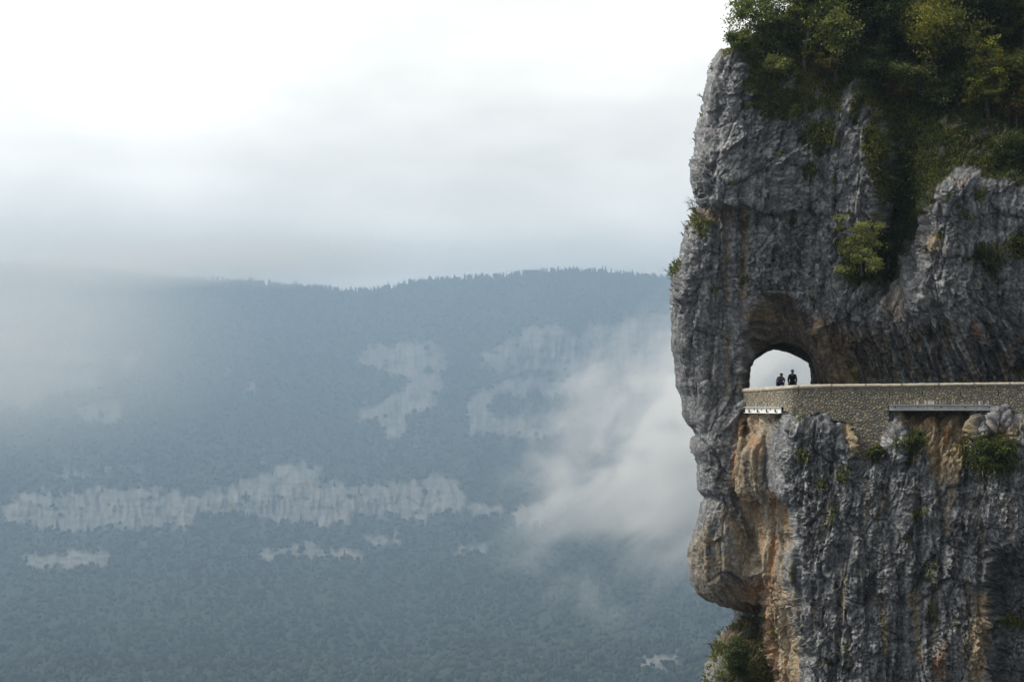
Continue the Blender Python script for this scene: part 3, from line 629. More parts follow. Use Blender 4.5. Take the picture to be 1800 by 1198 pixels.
# tunnel lining
def resample(poly, n):
    a = np.array(poly, float); d = np.concatenate([[0], np.cumsum(np.hypot(*np.diff(a, axis=0).T))]); s = np.linspace(0, d[-1], n)
    return np.interp(s, d, a[:, 0]), np.interp(s, d, a[:, 1])
fx, fy = resample(FARCH, 130); bx, by = resample(BARCH, 130)
bx = bx + 0.6 * perlin(np.arange(130) / 3.0, np.zeros(130), 431); by = by + 0.7 * perlin(np.arange(130) / 2.6, np.ones(130) * 3, 433)
cxx = 1374 + (fx - 1374) * 1.022; cyy = 700 + (fy - 700) * 1.022
fp, _ = surf(cxx, cyy); fyY = np.clip(fp[:, 1], 99.9, 107)
fyY = np.where(fy > 690, np.median(fyY), fyY)
fpt = P(cxx, cyy, fyY); bpt = P(bx, by, np.full(130, 112.2))
ts = np.linspace(0, 1, 46)
tun = fpt[None] * (1 - ts)[:, None, None] + bpt[None] * ts[:, None, None]
cen = tun.mean(1, keepdims=True); out_ = tun - cen; out_[..., 1] = 0; out_ /= np.linalg.norm(out_, axis=2)[..., None]
aa, tt = np.meshgrid(np.arange(130) * 0.09, ts * 8)
disp = (0.16 * fbm(aa * 1.6, tt * 1.6, 441, 4) + 0.05) * (sst(0, 0.08, ts) * (1 - sst(0.9, 1.0, ts)))[:, None]
tun = tun + out_ * disp[..., None]
tcol_ = np.ones(tun.shape) * np.array([0.15, 0.135, 0.115]) * (1 + 0.35 * fbm(aa * 2, tt * 2, 451, 3)[..., None])
tag(mesh_np('tunnel', tun.reshape(-1, 3), gridfaces(46, 130).reshape(-1, 4), M_ROCK, smooth=True, col=np.clip(tcol_, .02, .6).reshape(-1, 3)), 'rough rock lining of the short road tunnel', kind='structure')
# road along the ledge and through the tunnel
rpath = [(P(np.array(1372.0), np.array(700.0), 113.0)), P(np.array(1373.0), 0, 108.0), P(np.array(1376.0), 0, 104.8), P(np.array(1410.0), 0, 102.4), P(np.array(1460.0), 0, 101.5), P(np.array(1600.0), 0, 101.2), P(np.array(1800.0), 0, 100.6), P(np.array(2300.0), 0, 99.4)]
rp = np.array(rpath, float); zl = np.interp(np.arange(len(rp)), [0, 2, 7], [-3.34, -3.30, -2.95]); rp[:, 2] = zl
tt_ = np.linspace(0, len(rp) - 1, 60); rpf = np.stack([np.interp(tt_, np.arange(len(rp)), rp[:, k]) for k in range(3)], -1)
for k in (0, 1): rpf[:, k] = np.convolve(np.pad(rpf[:, k], 4, mode='edge'), np.ones(9) / 9, 'valid')
tg = np.gradient(rpf[:, :2], axis=0); tg /= np.linalg.norm(tg, axis=1)[:, None]; sd = np.stack([-tg[:, 1], tg[:, 0]], -1)
vv = []
for off, dz in ((-1.75, -0.5), (-1.75, 0), (-0.6, 0.02), (0.6, 0.02), (1.75, 0), (1.75, -0.5)):
    vv.append(np.concatenate([rpf[:, :2] + sd * off, rpf[:, 2:] + dz], 1))
tag(mesh_np('road', np.array(vv).reshape(-1, 3), gridfaces(6, 60).reshape(-1, 4), M_ASPHALT), 'narrow asphalt road behind the stone parapet', kind='structure')

# ------------------------------------------------------------------ stone wall with coping
wpx = np.concatenate([np.arange(1304, 1400, 1.0), np.arange(1400, 2000, 4.0)])
wY = np.interp(wpx, WPATH[:, 0], WPATH[:, 1])
for _ in range(2): wY[2:94] = np.convolve(np.pad(wY, 3, mode='edge'), np.ones(7) / 7, 'valid')[2:94]
wX = (wpx - 900) * wY / F
wS = np.concatenate([[0], np.cumsum(np.hypot(np.diff(wX), np.diff(wY)))])
def wall_pt(s, z, outd=0.0):
    X = np.interp(s, wS, wX); Y = np.interp(s, wS, wY)
    e = 0.15; tx = np.interp(s + e, wS, wX) - np.interp(s - e, wS, wX); ty = np.interp(s + e, wS, wY) - np.interp(s - e, wS, wY)
    L = np.hypot(tx, ty); nx, ny = ty / L, -tx / L
    return np.stack([X + nx * outd, Y + ny * outd, z + 0 * s], -1)
def s_of(p): return np.interp(p, wpx, wS)
def px_of(s): return np.interp(s, wS, wpx)
def z_of(p, y): return (599 - y) * np.interp(p, wpx, wY) / F
def py_of(s, z): return 599 - z * F / np.interp(s, wS, wY)
CT = np.array([(1300, 682.8), (1310, 682.2), (1345, 679.8), (1385, 677.2), (1440, 675.2), (1560, 674.3), (1700, 672.6), (1800, 671.6), (2100, 669)], float)     # top edge of the coping
CH = np.array([(1300, 7.0), (1345, 7.0), (1400, 6.6), (1500, 5.6), (1800, 4.8), (2100, 4.6)], float)
def stone_bottom(p):
    b_ = np.interp(p, WBOT[:, 0], WBOT[:, 1]) + 7
    b_ = np.where((p > 1312) & (p < 1377), 714.5, b_)
    return np.where((p > 1563) & (p < 1743), 711.5, b_)
wall = tag(empty('stone_wall', tuple(wall_pt(np.array(s_of(1500)), -3.0))), 'long rubble stone parapet wall edging the cliff road below the tunnel', 'wall')
WO = np.array(wall.location)
# backing (mortar core)
ss = np.linspace(0, s_of(1990), 260); pp = px_of(ss)
ztop = z_of(pp, np.interp(pp, CT[:, 0], CT[:, 1]) + np.interp(pp, CH[:, 0], CH[:, 1]) * 0.6); zbot = z_of(pp, stone_bottom(pp) + 1)
sec = [wall_pt(ss, ztop, -0.04), wall_pt(ss, zbot, -0.04), wall_pt(ss, zbot, -0.42), wall_pt(ss, ztop, -0.42), wall_pt(ss, ztop, -0.04)]
mesh_np('mortar_core', np.array(sec).reshape(-1, 3) - WO, gridfaces(5, 260).reshape(-1, 4), M_MORTAR, wall)
# coping, cast in lengths
bounds = [0.0] + [float(s_of(p)) for p in (1342, 1372, 1404, 1462, 1522, 1585, 1650, 1712, 1775, 1840, 1915, 1990)]
for k in range(len(bounds) - 1):
    a_, b_ = bounds[k] + 0.006, bounds[k + 1] - 0.006
    ss = np.linspace(a_, b_, 26); pp = px_of(ss)
    zt = z_of(pp, np.interp(pp, CT[:, 0], CT[:, 1])) + 0.012 * fbm(ss * 2.2, ss * 0, 501, 3); h = np.interp(pp, CH[:, 0], CH[:, 1]) * np.interp(ss, wS, wY) / F
    prof = [(0.0, 1.0), (0.05, 0.98), (0.075, 0.75), (0.08, 0.45), (0.055, 0.18), (-0.02, 0.0), (-0.22, -0.04), (-0.42, 0.0), (-0.47, 0.5), (-0.44, 1.0), (0.0, 1.0)]
    rows = [wall_pt(ss, zt - h * d_ + 0.006 * perlin(ss * 6, ss * 0 + i, 505), o_ + 0.008 * perlin(ss * 5, ss * 0 + i * 0.7, 507)) for i, (o_, d_) in enumerate(prof)]
    vv = np.array(rows); n_ = vv.shape[1]
    caps = [np.array([[i * n_ + e for i in range(10)]]) for e in (0, n_ - 1)]
    mesh_np('coping_stone', vv.reshape(-1, 3) - WO, [gridfaces(11, n_).reshape(-1, 4)] + caps, M_COPING, wall, smooth=True)
# rubble stones: cells of a jittered grid, each cut to a polygon and chamfered
SLOTS = [(1348, 697), (1377, 697), (1404, 688), (1461, 689), (1514, 691), (1564, 692), (1622, 691), (1688, 691), (1755, 691), (1818, 691)]
slots_sz = [(float(s_of(a)), float(z_of(a, b_))) for a, b_ in SLOTS]
rs = random.Random(5)
sites = []
z_hi, z_lo = -2.0, -6.2
smax = float(s_of(1960))
cellmin = {}
def far_enough(x_, z_, d_):
    ci_, cj_ = int(x_ / .25), int(z_ / .25)
    for a_ in (-1, 0, 1):
        for b_ in (-1, 0, 1):
            for (x2, z2, d2_) in cellmin.get((ci_ + a_, cj_ + b_), ()):
                if ((x_ - x2) / 1.18) ** 2 + (z_ - z2) ** 2 < (0.5 * (d_ + d2_)) ** 2: return False
    return True
for k in range(80000):
    x_, z_ = rs.uniform(-.2, smax), rs.uniform(z_lo, z_hi)
    d_ = (rs.choice((.10, .12, .15, .19)) * rs.uniform(.85, 1.1) if k < 9000 else rs.uniform(.07, .10)) * (1.2 if z_ < -3.4 else 1.0)
    if far_enough(x_, z_, d_):
        cellmin.setdefault((int(x_ / .25), int(z_ / .25)), []).append((x_, z_, d_)); sites.append((x_, z_))
sites = np.array(sites)
pxs = px_of(sites[:, 0]); pys = py_of(sites[:, 0], sites[:, 1])
lo = np.interp(pxs, CT[:, 0], CT[:, 1]) + np.interp(pxs, CH[:, 0], CH[:, 1]) * 0.8
inside = (pys > lo - 1) & (pys < stone_bottom(pxs) + 3) & (sites[:, 0] > 0.05)
def clip(poly, a, b, c):          # keep a*x+b*y<=c
    o_ = []
    for i in range(len(poly)):
        p, q_ = poly[i], poly[(i + 1) % len(poly)]
        dp, dq = a * p[0] + b * p[1] - c, a * q_[0] + b * q_[1] - c
        if dp <= 0: o_.append(p)
        if (dp < 0) != (dq < 0):
            t_ = dp / (dp - dq); o_.append((p[0] + t_ * (q_[0] - p[0]), p[1] + t_ * (q_[1] - p[1])))
    return o_
stones = []
for i in np.nonzero(inside)[0]:
    x0, y0 = sites[i]
    near = np.nonzero((abs(sites[:, 0] - x0) < 0.5) & (abs(sites[:, 1] - y0) < 0.42))[0]
    poly = [(x0 - .2, y0 - .16), (x0 + .2, y0 - .16), (x0 + .2, y0 + .16), (x0 - .2, y0 + .16)]
    for j in near:
        if j == i: continue
        dx, dy = sites[j] - sites[i]; L = math.hypot(dx, dy)
        poly = clip(poly, dx / L, dy / L, (dx * (x0 + dx / 2) + dy * (y0 + dy / 2)) / L - 0.011)
        if len(poly) < 3: break
    if len(poly) < 3: continue
    pxc = float(px_of(x0)); pyb = float(stone_bottom(np.array(pxc)))
    zb = float(z_of(pxc, pyb)); poly = clip(poly, 0, -1, -zb)
    ztp = float(z_of(pxc, np.interp(pxc, CT[:, 0], CT[:, 1]) + np.interp(pxc, CH[:, 0], CH[:, 1]) * 0.92)); poly = clip(poly, 0, 1, ztp) if len(poly) > 2 else poly
    for s0, z0 in slots_sz:
        if abs(s0 - x0) < 0.4 and abs(z0 - y0) < 0.17 and len(poly) > 2:
            poly = clip(poly, -1, 0, -(s0 + 0.02)) if x0 > s0 else clip(poly, 1, 0, s0 - 0.02)
    if len(poly) < 3: continue
    # drop tiny edges
    pl = [p for k, p in enumerate(poly) if math.dist(p, poly[k - 1]) > 0.012]
    if len(pl) < 3: continue
    pl = np.array(pl); ar = 0.5 * abs(np.sum(pl[:, 0] * np.roll(pl[:, 1], -1) - pl[:, 1] * np.roll(pl[:, 0], -1)))
    if ar < 0.0012: continue
    stones.append((ar if pxc < 1815 else ar * 0.01, pl, rs.random()))
stones.sort(key=lambda t: -t[0])
def stone_geo(pl, r_):
    c = pl.mean(0); n = len(pl); pr = 0.008 + 0.026 * r_
    a_ = wall_pt(pl[:, 0], pl[:, 1], -0.05); mid = c + (pl - c) * 0.985; b_ = wall_pt(mid[:, 0], mid[:, 1], pr * 0.55)
    inn = c + (pl - c) * 0.82; d_ = wall_pt(inn[:, 0], inn[:, 1], pr) + np.array([[0, 0.012 * math.sin(9 * r_ + k * 2.1), 0] for k in range(n)])
    m_ = wall_pt(np.array([c[0]]), np.array([c[1]]), pr + 0.012)
    vv = np.concatenate([a_, b_, d_, m_]); ff = []
    for k in range(n):
        k2 = (k + 1) % n; ff += [(k, k2, n + k2, n + k), (n + k, n + k2, 2 * n + k2, 2 * n + k)]
    f3 = [(2 * n + k, 2 * n + (k + 1) % n, 3 * n) for k in range(n)]
    return vv, np.array(ff), np.array(f3)
for ar, pl, r_ in stones[:300]:
    vv, f4, f3 = stone_geo(pl, r_); c0 = vv.mean(0)
    o = mesh_np('stone', vv - c0, [f4, f3], M_STONE[int(r_ * 997) % 5], wall); o.location = c0 - WO
vs, f4s, f3s, mi4, mi3, n0 = [], [], [], [], [], 0
for ar, pl, r_ in stones[300:]:
    vv, f4, f3 = stone_geo(pl, r_); vs.append(vv); f4s.append(f4 + n0); f3s.append(f3 + n0); n0 += len(vv)
    mi4 += [int(r_ * 997) % 5] * len(f4); mi3 += [int(r_ * 997) % 5] * len(f3)
tag(mesh_np('small_stones', np.concatenate(vs) - WO, [np.concatenate(f4s), np.concatenate(f3s)], None, wall, mats=M_STONE, midx=mi4 + mi3), kind='stuff')
for s0, z0 in slots_sz:
    mb = MB(); c = wall_pt(np.array(s0), np.array(z0), -0.034)
    a_ = wall_pt(np.array(s0 + .1), np.array(z0)) - wall_pt(np.array(s0 - .1), np.array(z0)); th = math.atan2(a_[1], a_[0])
    Rz = [[math.cos(th), -math.sin(th), 0], [math.sin(th), math.cos(th), 0], [0, 0, 1]]
    mb.box(c - WO, (0.038, 0.02, 0.24), Rz); mb.build('weep_slot', M_HOLE, wall)

# ------------------------------------------------------------------ steel beams carrying the road edge
def beam(p0, p1, pyt0, pyt1, h_px, mat, label, bolts, brackets=False):
    s0, s1 = float(s_of(p0)), float(s_of(p1))
    A = wall_pt(np.array(s0), np.array(float(z_of(p0, pyt0))), 0.10); B = wall_pt(np.array(s1), np.array(float(z_of(p1, pyt1))), 0.10)
    L = float(np.linalg.norm(B - A)); root = empty('steel_beam', tuple(A)); d = (B - A) / L
    root.rotation_euler = (0, -math.asin(d[2]), math.atan2(d[1], d[0])); tag(root, label, 'beam', 'steel beams under the road wall')
    h = h_px * 99 / F
    m = MB(); m.box((L / 2, 0.0, -h / 2), (L, 0.02, h - 0.05)); m.build('web', mat, root)
    m = MB(); m.box((L / 2, -0.02, -0.0125), (L, 0.17, 0.025)); m.build('top_flange', mat, root)
    m = MB(); m.box((L / 2, -0.02, -h + 0.0125), (L, 0.17, 0.025)); m.build('bottom_flange', mat, root)
    for bpx in bolts:
        x = (bpx - p0) / (p1 - p0) * L
        m = MB(); n = 8; r = 0.036
        vv = [(x + r * math.cos(2 * math.pi * k / n), y, -h * 0.42 + r * math.sin(2 * math.pi * k / n)) for y in (-0.012, -0.045) for k in range(n)]
        m.add(vv, [(k, (k + 1) % n, n + (k + 1) % n, n + k) for k in range(n)] + [tuple(range(n, 2 * n))]); m.build('bolt', M_RUST, root)
    if brackets:
        for bpx in (1321, 1336, 1352, 1367):
            x = (bpx - p0) / (p1 - p0) * L
            m = MB(); m.box((x, -0.045, -h * 0.62), (0.025, 0.06, h * 0.5)); m.box((x + 0.1, -0.04, -h * 0.80), (0.2, 0.05, 0.022)); m.build('bracket', M_RUST, root)
    else:
        for k in range(18):
            r1 = random.Random(k + 40); x = r1.uniform(0.05, L - 0.05); wdt = r1.choice((0.02, 0.025, 0.03, 0.10)); top = 0.20 if wdt < .05 else .17
            if k in (3, 9): x = (1631 + k * 0.9 - p0) / (p1 - p0) * L; wdt = .17
            m = MB(); m.box((x, 0.045, 0.03 + top / 2), (wdt, 0.012, top)); 
            if wdt > .05 or k % 5 == 0: m.box((x + .01, -0.014, -h / 2), (wdt * .8, 0.006, h - 0.06))
            m.build('lime_drip', M_LIME, root)
    return root
beam(1563, 1743, 711.2, 711.2, 9.5, M_STEEL, 'long grey steel beam with five bolts and lime drips under the right part of the wall', (1573, 1613, 1654, 1696, 1738))
beam(1313, 1376, 714.6, 714.6, 11.5, M_WHITE, 'short white painted steel beam with brackets under the wall end by the tunnel', (1330, 1343, 1358), True)

# ------------------------------------------------------------------ plants
def leaves_geo(cen, size, r, up_bias=0.4, dirs=None):
    n = len(cen)
    a = r.normal(0, 1, (n, 3)); a[:, 2] -= 0.35; a /= np.linalg.norm(a, axis=1)[:, None]
    nn = r.normal(0, 1, (n, 3)); nn[:, 2] += up_bias * 3
    b_ = np.cross(a, nn); b_ /= np.linalg.norm(b_, axis=1)[:, None] + 1e-9
    nr_ = np.cross(b_, a)
    L = size * r.uniform(0.7, 1.3, n)[:, None]; Wd = L * r.uniform(0.45, 0.65, n)[:, None]
    vv = np.stack([cen - a * L * .5, cen + b_ * Wd * .5 + nr_ * L * .08, cen + a * L * .5 - nr_ * L * .05, cen - b_ * Wd * .5 + nr_ * L * .08], 1)
    return vv.reshape(-1, 3), np.arange(4 * n).reshape(n, 4)
def branch(p, d, L, r0, r, n=5, wob=0.16, grav=0.0):
    pts = [np.array(p, float)]; d = np.array(d, float); d /= np.linalg.norm(d)
    for k in range(n):
        d = d + r.normal(0, wob, 3) + np.array([0, 0, grav]); d /= np.linalg.norm(d); pts.append(pts[-1] + d * L / n)
    return np.array(pts), np.linspace(r0, r0 * 0.35, n + 1)
CA = {'yellow': (0.19, 0.20, 0.036), 'mid': (0.080, 0.108, 0.034), 'dark': (0.042, 0.063, 0.022), 'lit': (0.255, 0.285, 0.115), 'olive': (0.105, 0.130, 0.034), 'rust': (0.105, 0.075, 0.035), 'gold': (0.185, 0.195, 0.042)}  # palest tone raised so the cliff-face bush looks sunlit by its leaf colour
def tree_meshes(h, rx, rz, seed, tone, nleaf, leaf=0.15, lean=(0, 0), clear=0.3, ry=None, tone2=None, clumps=70, density=1.0):
    """local space, base at the origin: crown centre at z = h - rz"""
    r = np.random.default_rng(seed); ry = ry or rx
    tb = MB(); top = np.array([lean[0], lean[1], h * 0.86])
    n = 7; tt = np.linspace(0, 1, n)[:, None]
    tp = top * tt + np.concatenate([r.normal(0, 0.04 * h, (n, 2)) * np.sin(tt * math.pi), np.zeros((n, 1))], 1); r0 = 0.022 * h + 0.02
    tb.tube(tp - np.array([0, 0, 0.25]), np.linspace(r0, r0 * 0.25, n), 7)
    cc = np.array([lean[0], lean[1], h - rz]); tips = []
    nl = 12
    for k in range(nl):
        f_ = clear + (0.97 - clear) * k / (nl - 1); p = np.array([np.interp(f_, tt[:, 0], tp[:, j]) for j in range(3)])
        az = k * 2.4 + r.uniform(-.5, .5); tgt = cc + np.array([rx * math.cos(az), ry * math.sin(az), rz * r.uniform(-0.55, 0.8)]) * r.uniform(.6, .95)
        bp, br = branch(p, tgt - p, np.linalg.norm(tgt - p), r0 * 0.45 * (1 - 0.6 * f_), r, 5, 0.14, 0.03); tb.tube(bp, br, 5); tips += list(bp[2:])
        for q_ in range(3):
            s_ = bp[r.integers(2, 5)]; dd = (bp[-1] - bp[0]) / np.linalg.norm(bp[-1] - bp[0]) + r.normal(0, .6, 3)
            b2, r2 = branch(s_, dd, r.uniform(.3, .6) * rx, r0 * .16, r, 4, .2); tb.tube(b2, r2, 4); tips += list(b2[1:])
    tips = np.array(tips)
    e = r.normal(0, 1, (clumps, 3)); e /= np.linalg.norm(e, axis=1)[:, None]; e *= r.uniform(0.45, 1.0, (clumps, 1)) ** 0.6
    bump = 1 + 0.32 * np.sin(e[:, :1] * 5 + seed) + 0.22 * np.sin(e[:, 2:] * 7 + seed * 2)
    ec = cc + e * np.array([rx, ry, rz]) * bump
    cl = np.concatenate([ec, tips[r.integers(0, len(tips), clumps)]])
    csz = r.uniform(0.08, 0.20, len(cl)) * min(rx, 1.9)
    ci = r.integers(0, len(cl), nleaf); cen = cl[ci] + r.normal(0, 1, (nleaf, 3)) * csz[ci][:, None] * np.array([1.15, 1.15, 0.6])
    vv, ff = leaves_geo(cen, leaf, r)
    c = np.array(CA[tone]) * r.uniform(.65, 1.4, (nleaf, 1)); c2 = np.array(CA[tone2 or tone])
    pick = (r.random(len(cl)) < 0.3)[ci]; c[pick] = c2 * r.uniform(.7, 1.35, (pick.sum(), 1))
    c *= r.uniform(.75, 1.25, len(cl))[ci][:, None]
    return tb.build('trunk', M_BARK, smooth=True, link=False), mesh_np('crown', vv, ff, M_LEAF, col=np.repeat(c, 4, 0), link=False)
def plant_tree(name, cat, label, px_, base_py, top_py, w_px, tone, seed, nleaf=5200, tone2=None, leaf=0.16, lean=0.0, crown_bot=None, group='trees on top of the cliff', clear=0.3, out=0.0, clumps=70):
    p, n_ = surf(px_, base_py); p = np.array(p, float) + np.array([0, -out, 0]); Yd = p[1]
    ztop = (599 - top_py) * Yd / F; h = max(ztop - p[2], 0.7)
    zb = (599 - (crown_bot if crown_bot else base_py - (base_py - top_py) * 0.25)) * Yd / F
    rz = max((ztop - zb) / 2, 0.3); rx = w_px / 2 * Yd / F
    root = empty(name, tuple(p)); tag(root, label, cat, group)
    tm, cm = tree_meshes(h, rx * 0.92, rz * 0.95, seed, tone, nleaf, leaf, (lean * Yd / F, -0.1), clear, max(rx * 0.85, 0.4), tone2, clumps)
    link_obj('trunk', tm, root); link_obj('crown', cm, root)
    return root
TREES = [  # name, category, label, px, base py, top py, width px, tone, leaves, tone2, crown bottom, lean
    ('small_tree', 'tree', 'sparse small tree leaning over the cliff top at the skyline, white sky behind it', 1345, 92, -26, 104, 'mid', 3600, 'olive', 88, -12),
    ('bush', 'bush', 'round olive bush on the very corner of the cliff top, below the sparse skyline tree', 1296, 97, 52, 44, 'olive', 1500, 'mid', 95, 0),
    ('bush', 'bush', 'dense green bush to the right of the sparse skyline tree, in front of its trunk', 1366, 110, 24, 62, 'mid', 2800, 'dark', 100, 0),
    ('broadleaf_tree', 'tree', 'green tree whose crown fills the gap of sky above the pale leaning bush', 1418, 135, -60, 78, 'mid', 4800, 'yellow', 96, 0),
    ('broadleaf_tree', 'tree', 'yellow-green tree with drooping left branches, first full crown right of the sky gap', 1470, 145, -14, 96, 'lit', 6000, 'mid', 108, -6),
    ('broadleaf_tree', 'tree', 'tall dark tree standing behind the yellow-green tree near the sky gap', 1500, 100, -110, 110, 'dark', 5200, 'dark', 40, 0),
    ('broadleaf_tree', 'tree', 'dark green tree between the two brightest yellow crowns', 1548, 120, -36, 92, 'dark', 5200, 'mid', 104, 0),
    ('broadleaf_tree', 'tree', 'large spreading tree with a golden sunlit crown top and a visible straight trunk', 1648, 160, -8, 140, 'gold', 8200, 'mid', 104, -8),
    ('broadleaf_tree', 'tree', 'dark tree mass directly right of the golden spreading tree, bare twigs at its side', 1712, 100, -90, 110, 'dark', 6000, 'dark', 60, 0),
    ('broadleaf_tree', 'tree', 'slender gold-tipped tree rising alone in front of the dark trees at right', 1738, 215, 60, 60, 'gold', 3800, 'olive', 190, -8),
    ('broadleaf_tree', 'tree', 'green tree with a bright yellow tip in the top right corner', 1800, 90, -30, 86, 'olive', 5000, 'yellow', 70, 0),
    ('broadleaf_tree', 'tree', 'yellowish tree at the right edge, beside the slender gold-tipped tree', 1792, 190, 84, 64, 'olive', 3600, 'gold', 160, 4),
    ('broadleaf_tree', 'tree', 'deep green tree far back, behind the golden spreading tree', 1620, 60, -150, 150, 'dark', 6000, 'dark', 20, 0),
    ('broadleaf_tree', 'tree', 'deep green tree far back in the top right corner, behind the yellow tip', 1770, 60, -150, 140, 'dark', 6000, 'dark', 30, 0),
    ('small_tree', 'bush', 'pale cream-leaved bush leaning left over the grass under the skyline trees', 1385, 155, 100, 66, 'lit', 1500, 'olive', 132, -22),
    ('bush', 'bush', 'brownish thin bush beside the pale leaning bush, under the yellow-green tree', 1452, 152, 98, 56, 'rust', 1300, 'olive', 134, 0),
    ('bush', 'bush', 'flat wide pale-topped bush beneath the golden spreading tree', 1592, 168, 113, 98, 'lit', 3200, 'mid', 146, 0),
    ('bush', 'bush', 'reddish brown thin bush below the flat pale-topped bush', 1572, 192, 146, 60, 'rust', 1300, 'olive', 176, 0),
    ('bush', 'bush', 'olive bush under the slender gold-tipped tree, yellow on its left side', 1722, 212, 132, 64, 'olive', 2600, 'gold', 190, 0),
    ('bush', 'bush', 'russet bush at the right edge with thin pale stems beneath it', 1788, 236, 152, 50, 'rust', 1700, 'olive', 214, 0),
    ('bush', 'bush', 'dark green bush to the left of the russet bush at the right edge', 1690, 190, 120, 60, 'dark', 2600, 'mid', 180, 0),
    ('bush', 'bush', 'dark bush under the tall tree between the two brightest crowns', 1530, 165, 96, 64, 'dark', 2600, 'mid', 150, 0),
    ('bush', 'bush', 'dark bush filling the shade below the golden spreading tree trunk', 1650, 205, 140, 74, 'dark', 2800, 'dark', 196, 0),
    ('bush', 'bush', 'dark bush on the steep grass at the right edge above the lower rock buttress', 1780, 300, 232, 70, 'dark', 2600, 'mid', 292, 0),
    ('bush', 'bush', 'dark leafy bush at the head of the overgrown gully', 1590, 320, 240, 70, 'dark', 2600, 'mid', 310, 0),
    ('bush', 'bush', 'dark leafy bush halfway down the overgrown gully', 1585, 390, 318, 66, 'dark', 2600, 'dark', 385, 0),
    ('bush', 'bush', 'dark shaded bush tucked behind the bright bush on the cliff face', 1556, 468, 398, 62, 'dark', 2600, 'dark', 460, 0),
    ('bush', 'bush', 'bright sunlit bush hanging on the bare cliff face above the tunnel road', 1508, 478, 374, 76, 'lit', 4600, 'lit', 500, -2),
    ('bush', 'bush', 'round dark green bush on the rock below the right end of the wall', 1742, 826, 768, 64, 'dark', 3400, 'olive', 824, 0),
    ('bush', 'bush', 'small dark bush right of the stone buttress under the wall', 1602, 806, 756, 42, 'dark', 1300, 'olive', 800, 0),
    ('bush', 'bush', 'low green bush on the rock at the foot of the stone buttress', 1534, 808, 790, 36, 'dark', 800, 'olive', 808, 0),
    ('bush', 'bush', 'glossy dark holly-like bush on the ledge at the bottom, left of the bare tree', 1290, 1210, 1122, 52, 'dark', 3000, 'mid', 1205, 0),
]
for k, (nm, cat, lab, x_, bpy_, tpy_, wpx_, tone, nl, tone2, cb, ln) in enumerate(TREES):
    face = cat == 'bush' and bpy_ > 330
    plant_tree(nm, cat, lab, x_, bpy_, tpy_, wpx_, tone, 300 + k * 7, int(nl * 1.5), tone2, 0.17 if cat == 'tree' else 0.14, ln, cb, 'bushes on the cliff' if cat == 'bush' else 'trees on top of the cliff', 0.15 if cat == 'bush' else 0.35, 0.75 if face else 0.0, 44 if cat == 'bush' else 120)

def bare_shrub(name, cat, label, px_, py_, hpx, lean, seed, mat=M_TWIG, n=9, group='bare shrubs on the cliff', dead=False, p=None, thick=1.0):
    r = np.random.default_rng(seed)
    if p is None: p, _ = surf(px_, py_); p = np.array(p, float) + np.array([0.0, 0.0, -0.05])
    h = hpx * p[1] / F; root = empty(name, tuple(p)); tag(root, label, cat, group)
    for k in range(n):
        d = np.array([lean + r.normal(0, .45), r.normal(0, .3) - 0.1, 0.9]); L = h * r.uniform(.55, 1.0)
        m = MB(); bp, br = branch((0, 0, 0), d, L, 0.014 * thick, r, 6, .2, .03); m.tube(bp, br, 4)
        for q_ in range(6):
            s_ = bp[r.integers(1, 6)]; b2, r2 = branch(s_, d + r.normal(0, .7, 3), L * r.uniform(.2, .45), .008 * thick, r, 4, .25, .03); m.tube(b2, r2, 3)
            b3, r3 = branch(b2[2], d + r.normal(0, .9, 3), L * r.uniform(.1, .25), .006 * thick, r, 3, .25, .02); m.tube(b3, r3, 3)
        m.build('stem', mat, root)
    return root
bare_shrub('bare_shrub', 'shrub', 'leafless twiggy shrub on the left edge of the cliff at the overhang ledge', 1224, 372, 36, -0.55, 11)
bare_shrub('bare_shrub', 'shrub', 'thin leafless shrub on the left cliff edge just under the overhang ledge', 1212, 404, 24, -0.5, 12, n=4)
bare_shrub('bare_shrub', 'shrub', 'small leafless shrub on the left cliff edge beside the skyline forest of the far ridge', 1188, 480, 22, -0.5, 13, n=5)
bare_shrub('bare_shrub', 'shrub', 'wispy shrub at the left cliff edge close below the cliff top', 1239, 172, 16, -0.6, 14, n=5)
bare_shrub('bare_shrub', 'shrub', 'tiny shrub at the top left corner of the cliff', 1256, 122, 14, -0.7, 15, n=5)
bare_shrub('bare_shrub', 'shrub', 'leafless shrub reaching out over the valley from the ledge below the undercut', 1268, 1118, 26, -0.6, 16, n=6)
bare_shrub('bare_shrub', 'shrub', 'low dead branch sticking out left of the ledge below the undercut', 1258, 1134, 22, -1.4, 17, n=3)
bare_shrub('bare_tree', 'tree', 'bare many-branched small tree on the bottom ledge under the undercut', 1338, 1215, 112, -0.25, 18, M_BARK, 9, 'bare shrubs on the cliff', thick=1.7)
DEADS = [(1592, 172, 40, 'thin pale dead stem under the flat pale-topped bush'), (1700, 262, 42, 'pale dead stem on the slope left of the slender gold-tipped tree'), (1752, 262, 62, 'tall pale dead trunk in front of the dark slope at right'),
         (1788, 260, 56, 'leaning pale dead stem at the right edge of the slope'), (1664, 238, 46, 'tangled pale dead branches on the slope above the gully'), (1452, 205, 32, 'thin pale dead stem on the grass below the yellow-green tree'), (1534, 205, 36, 'thin dead stem beside the rock knob on the grass slope')]
for k, (x_, y_, hp, lab) in enumerate(DEADS):
    bare_shrub('dead_tree', 'tree', lab, x_, y_, hp, [-.2, .1, 0.0, .35, .3, .2, .1][k], 60 + k, M_DEAD, 5 if k == 4 else 2, 'dead trees on the slope', thick=1.6)

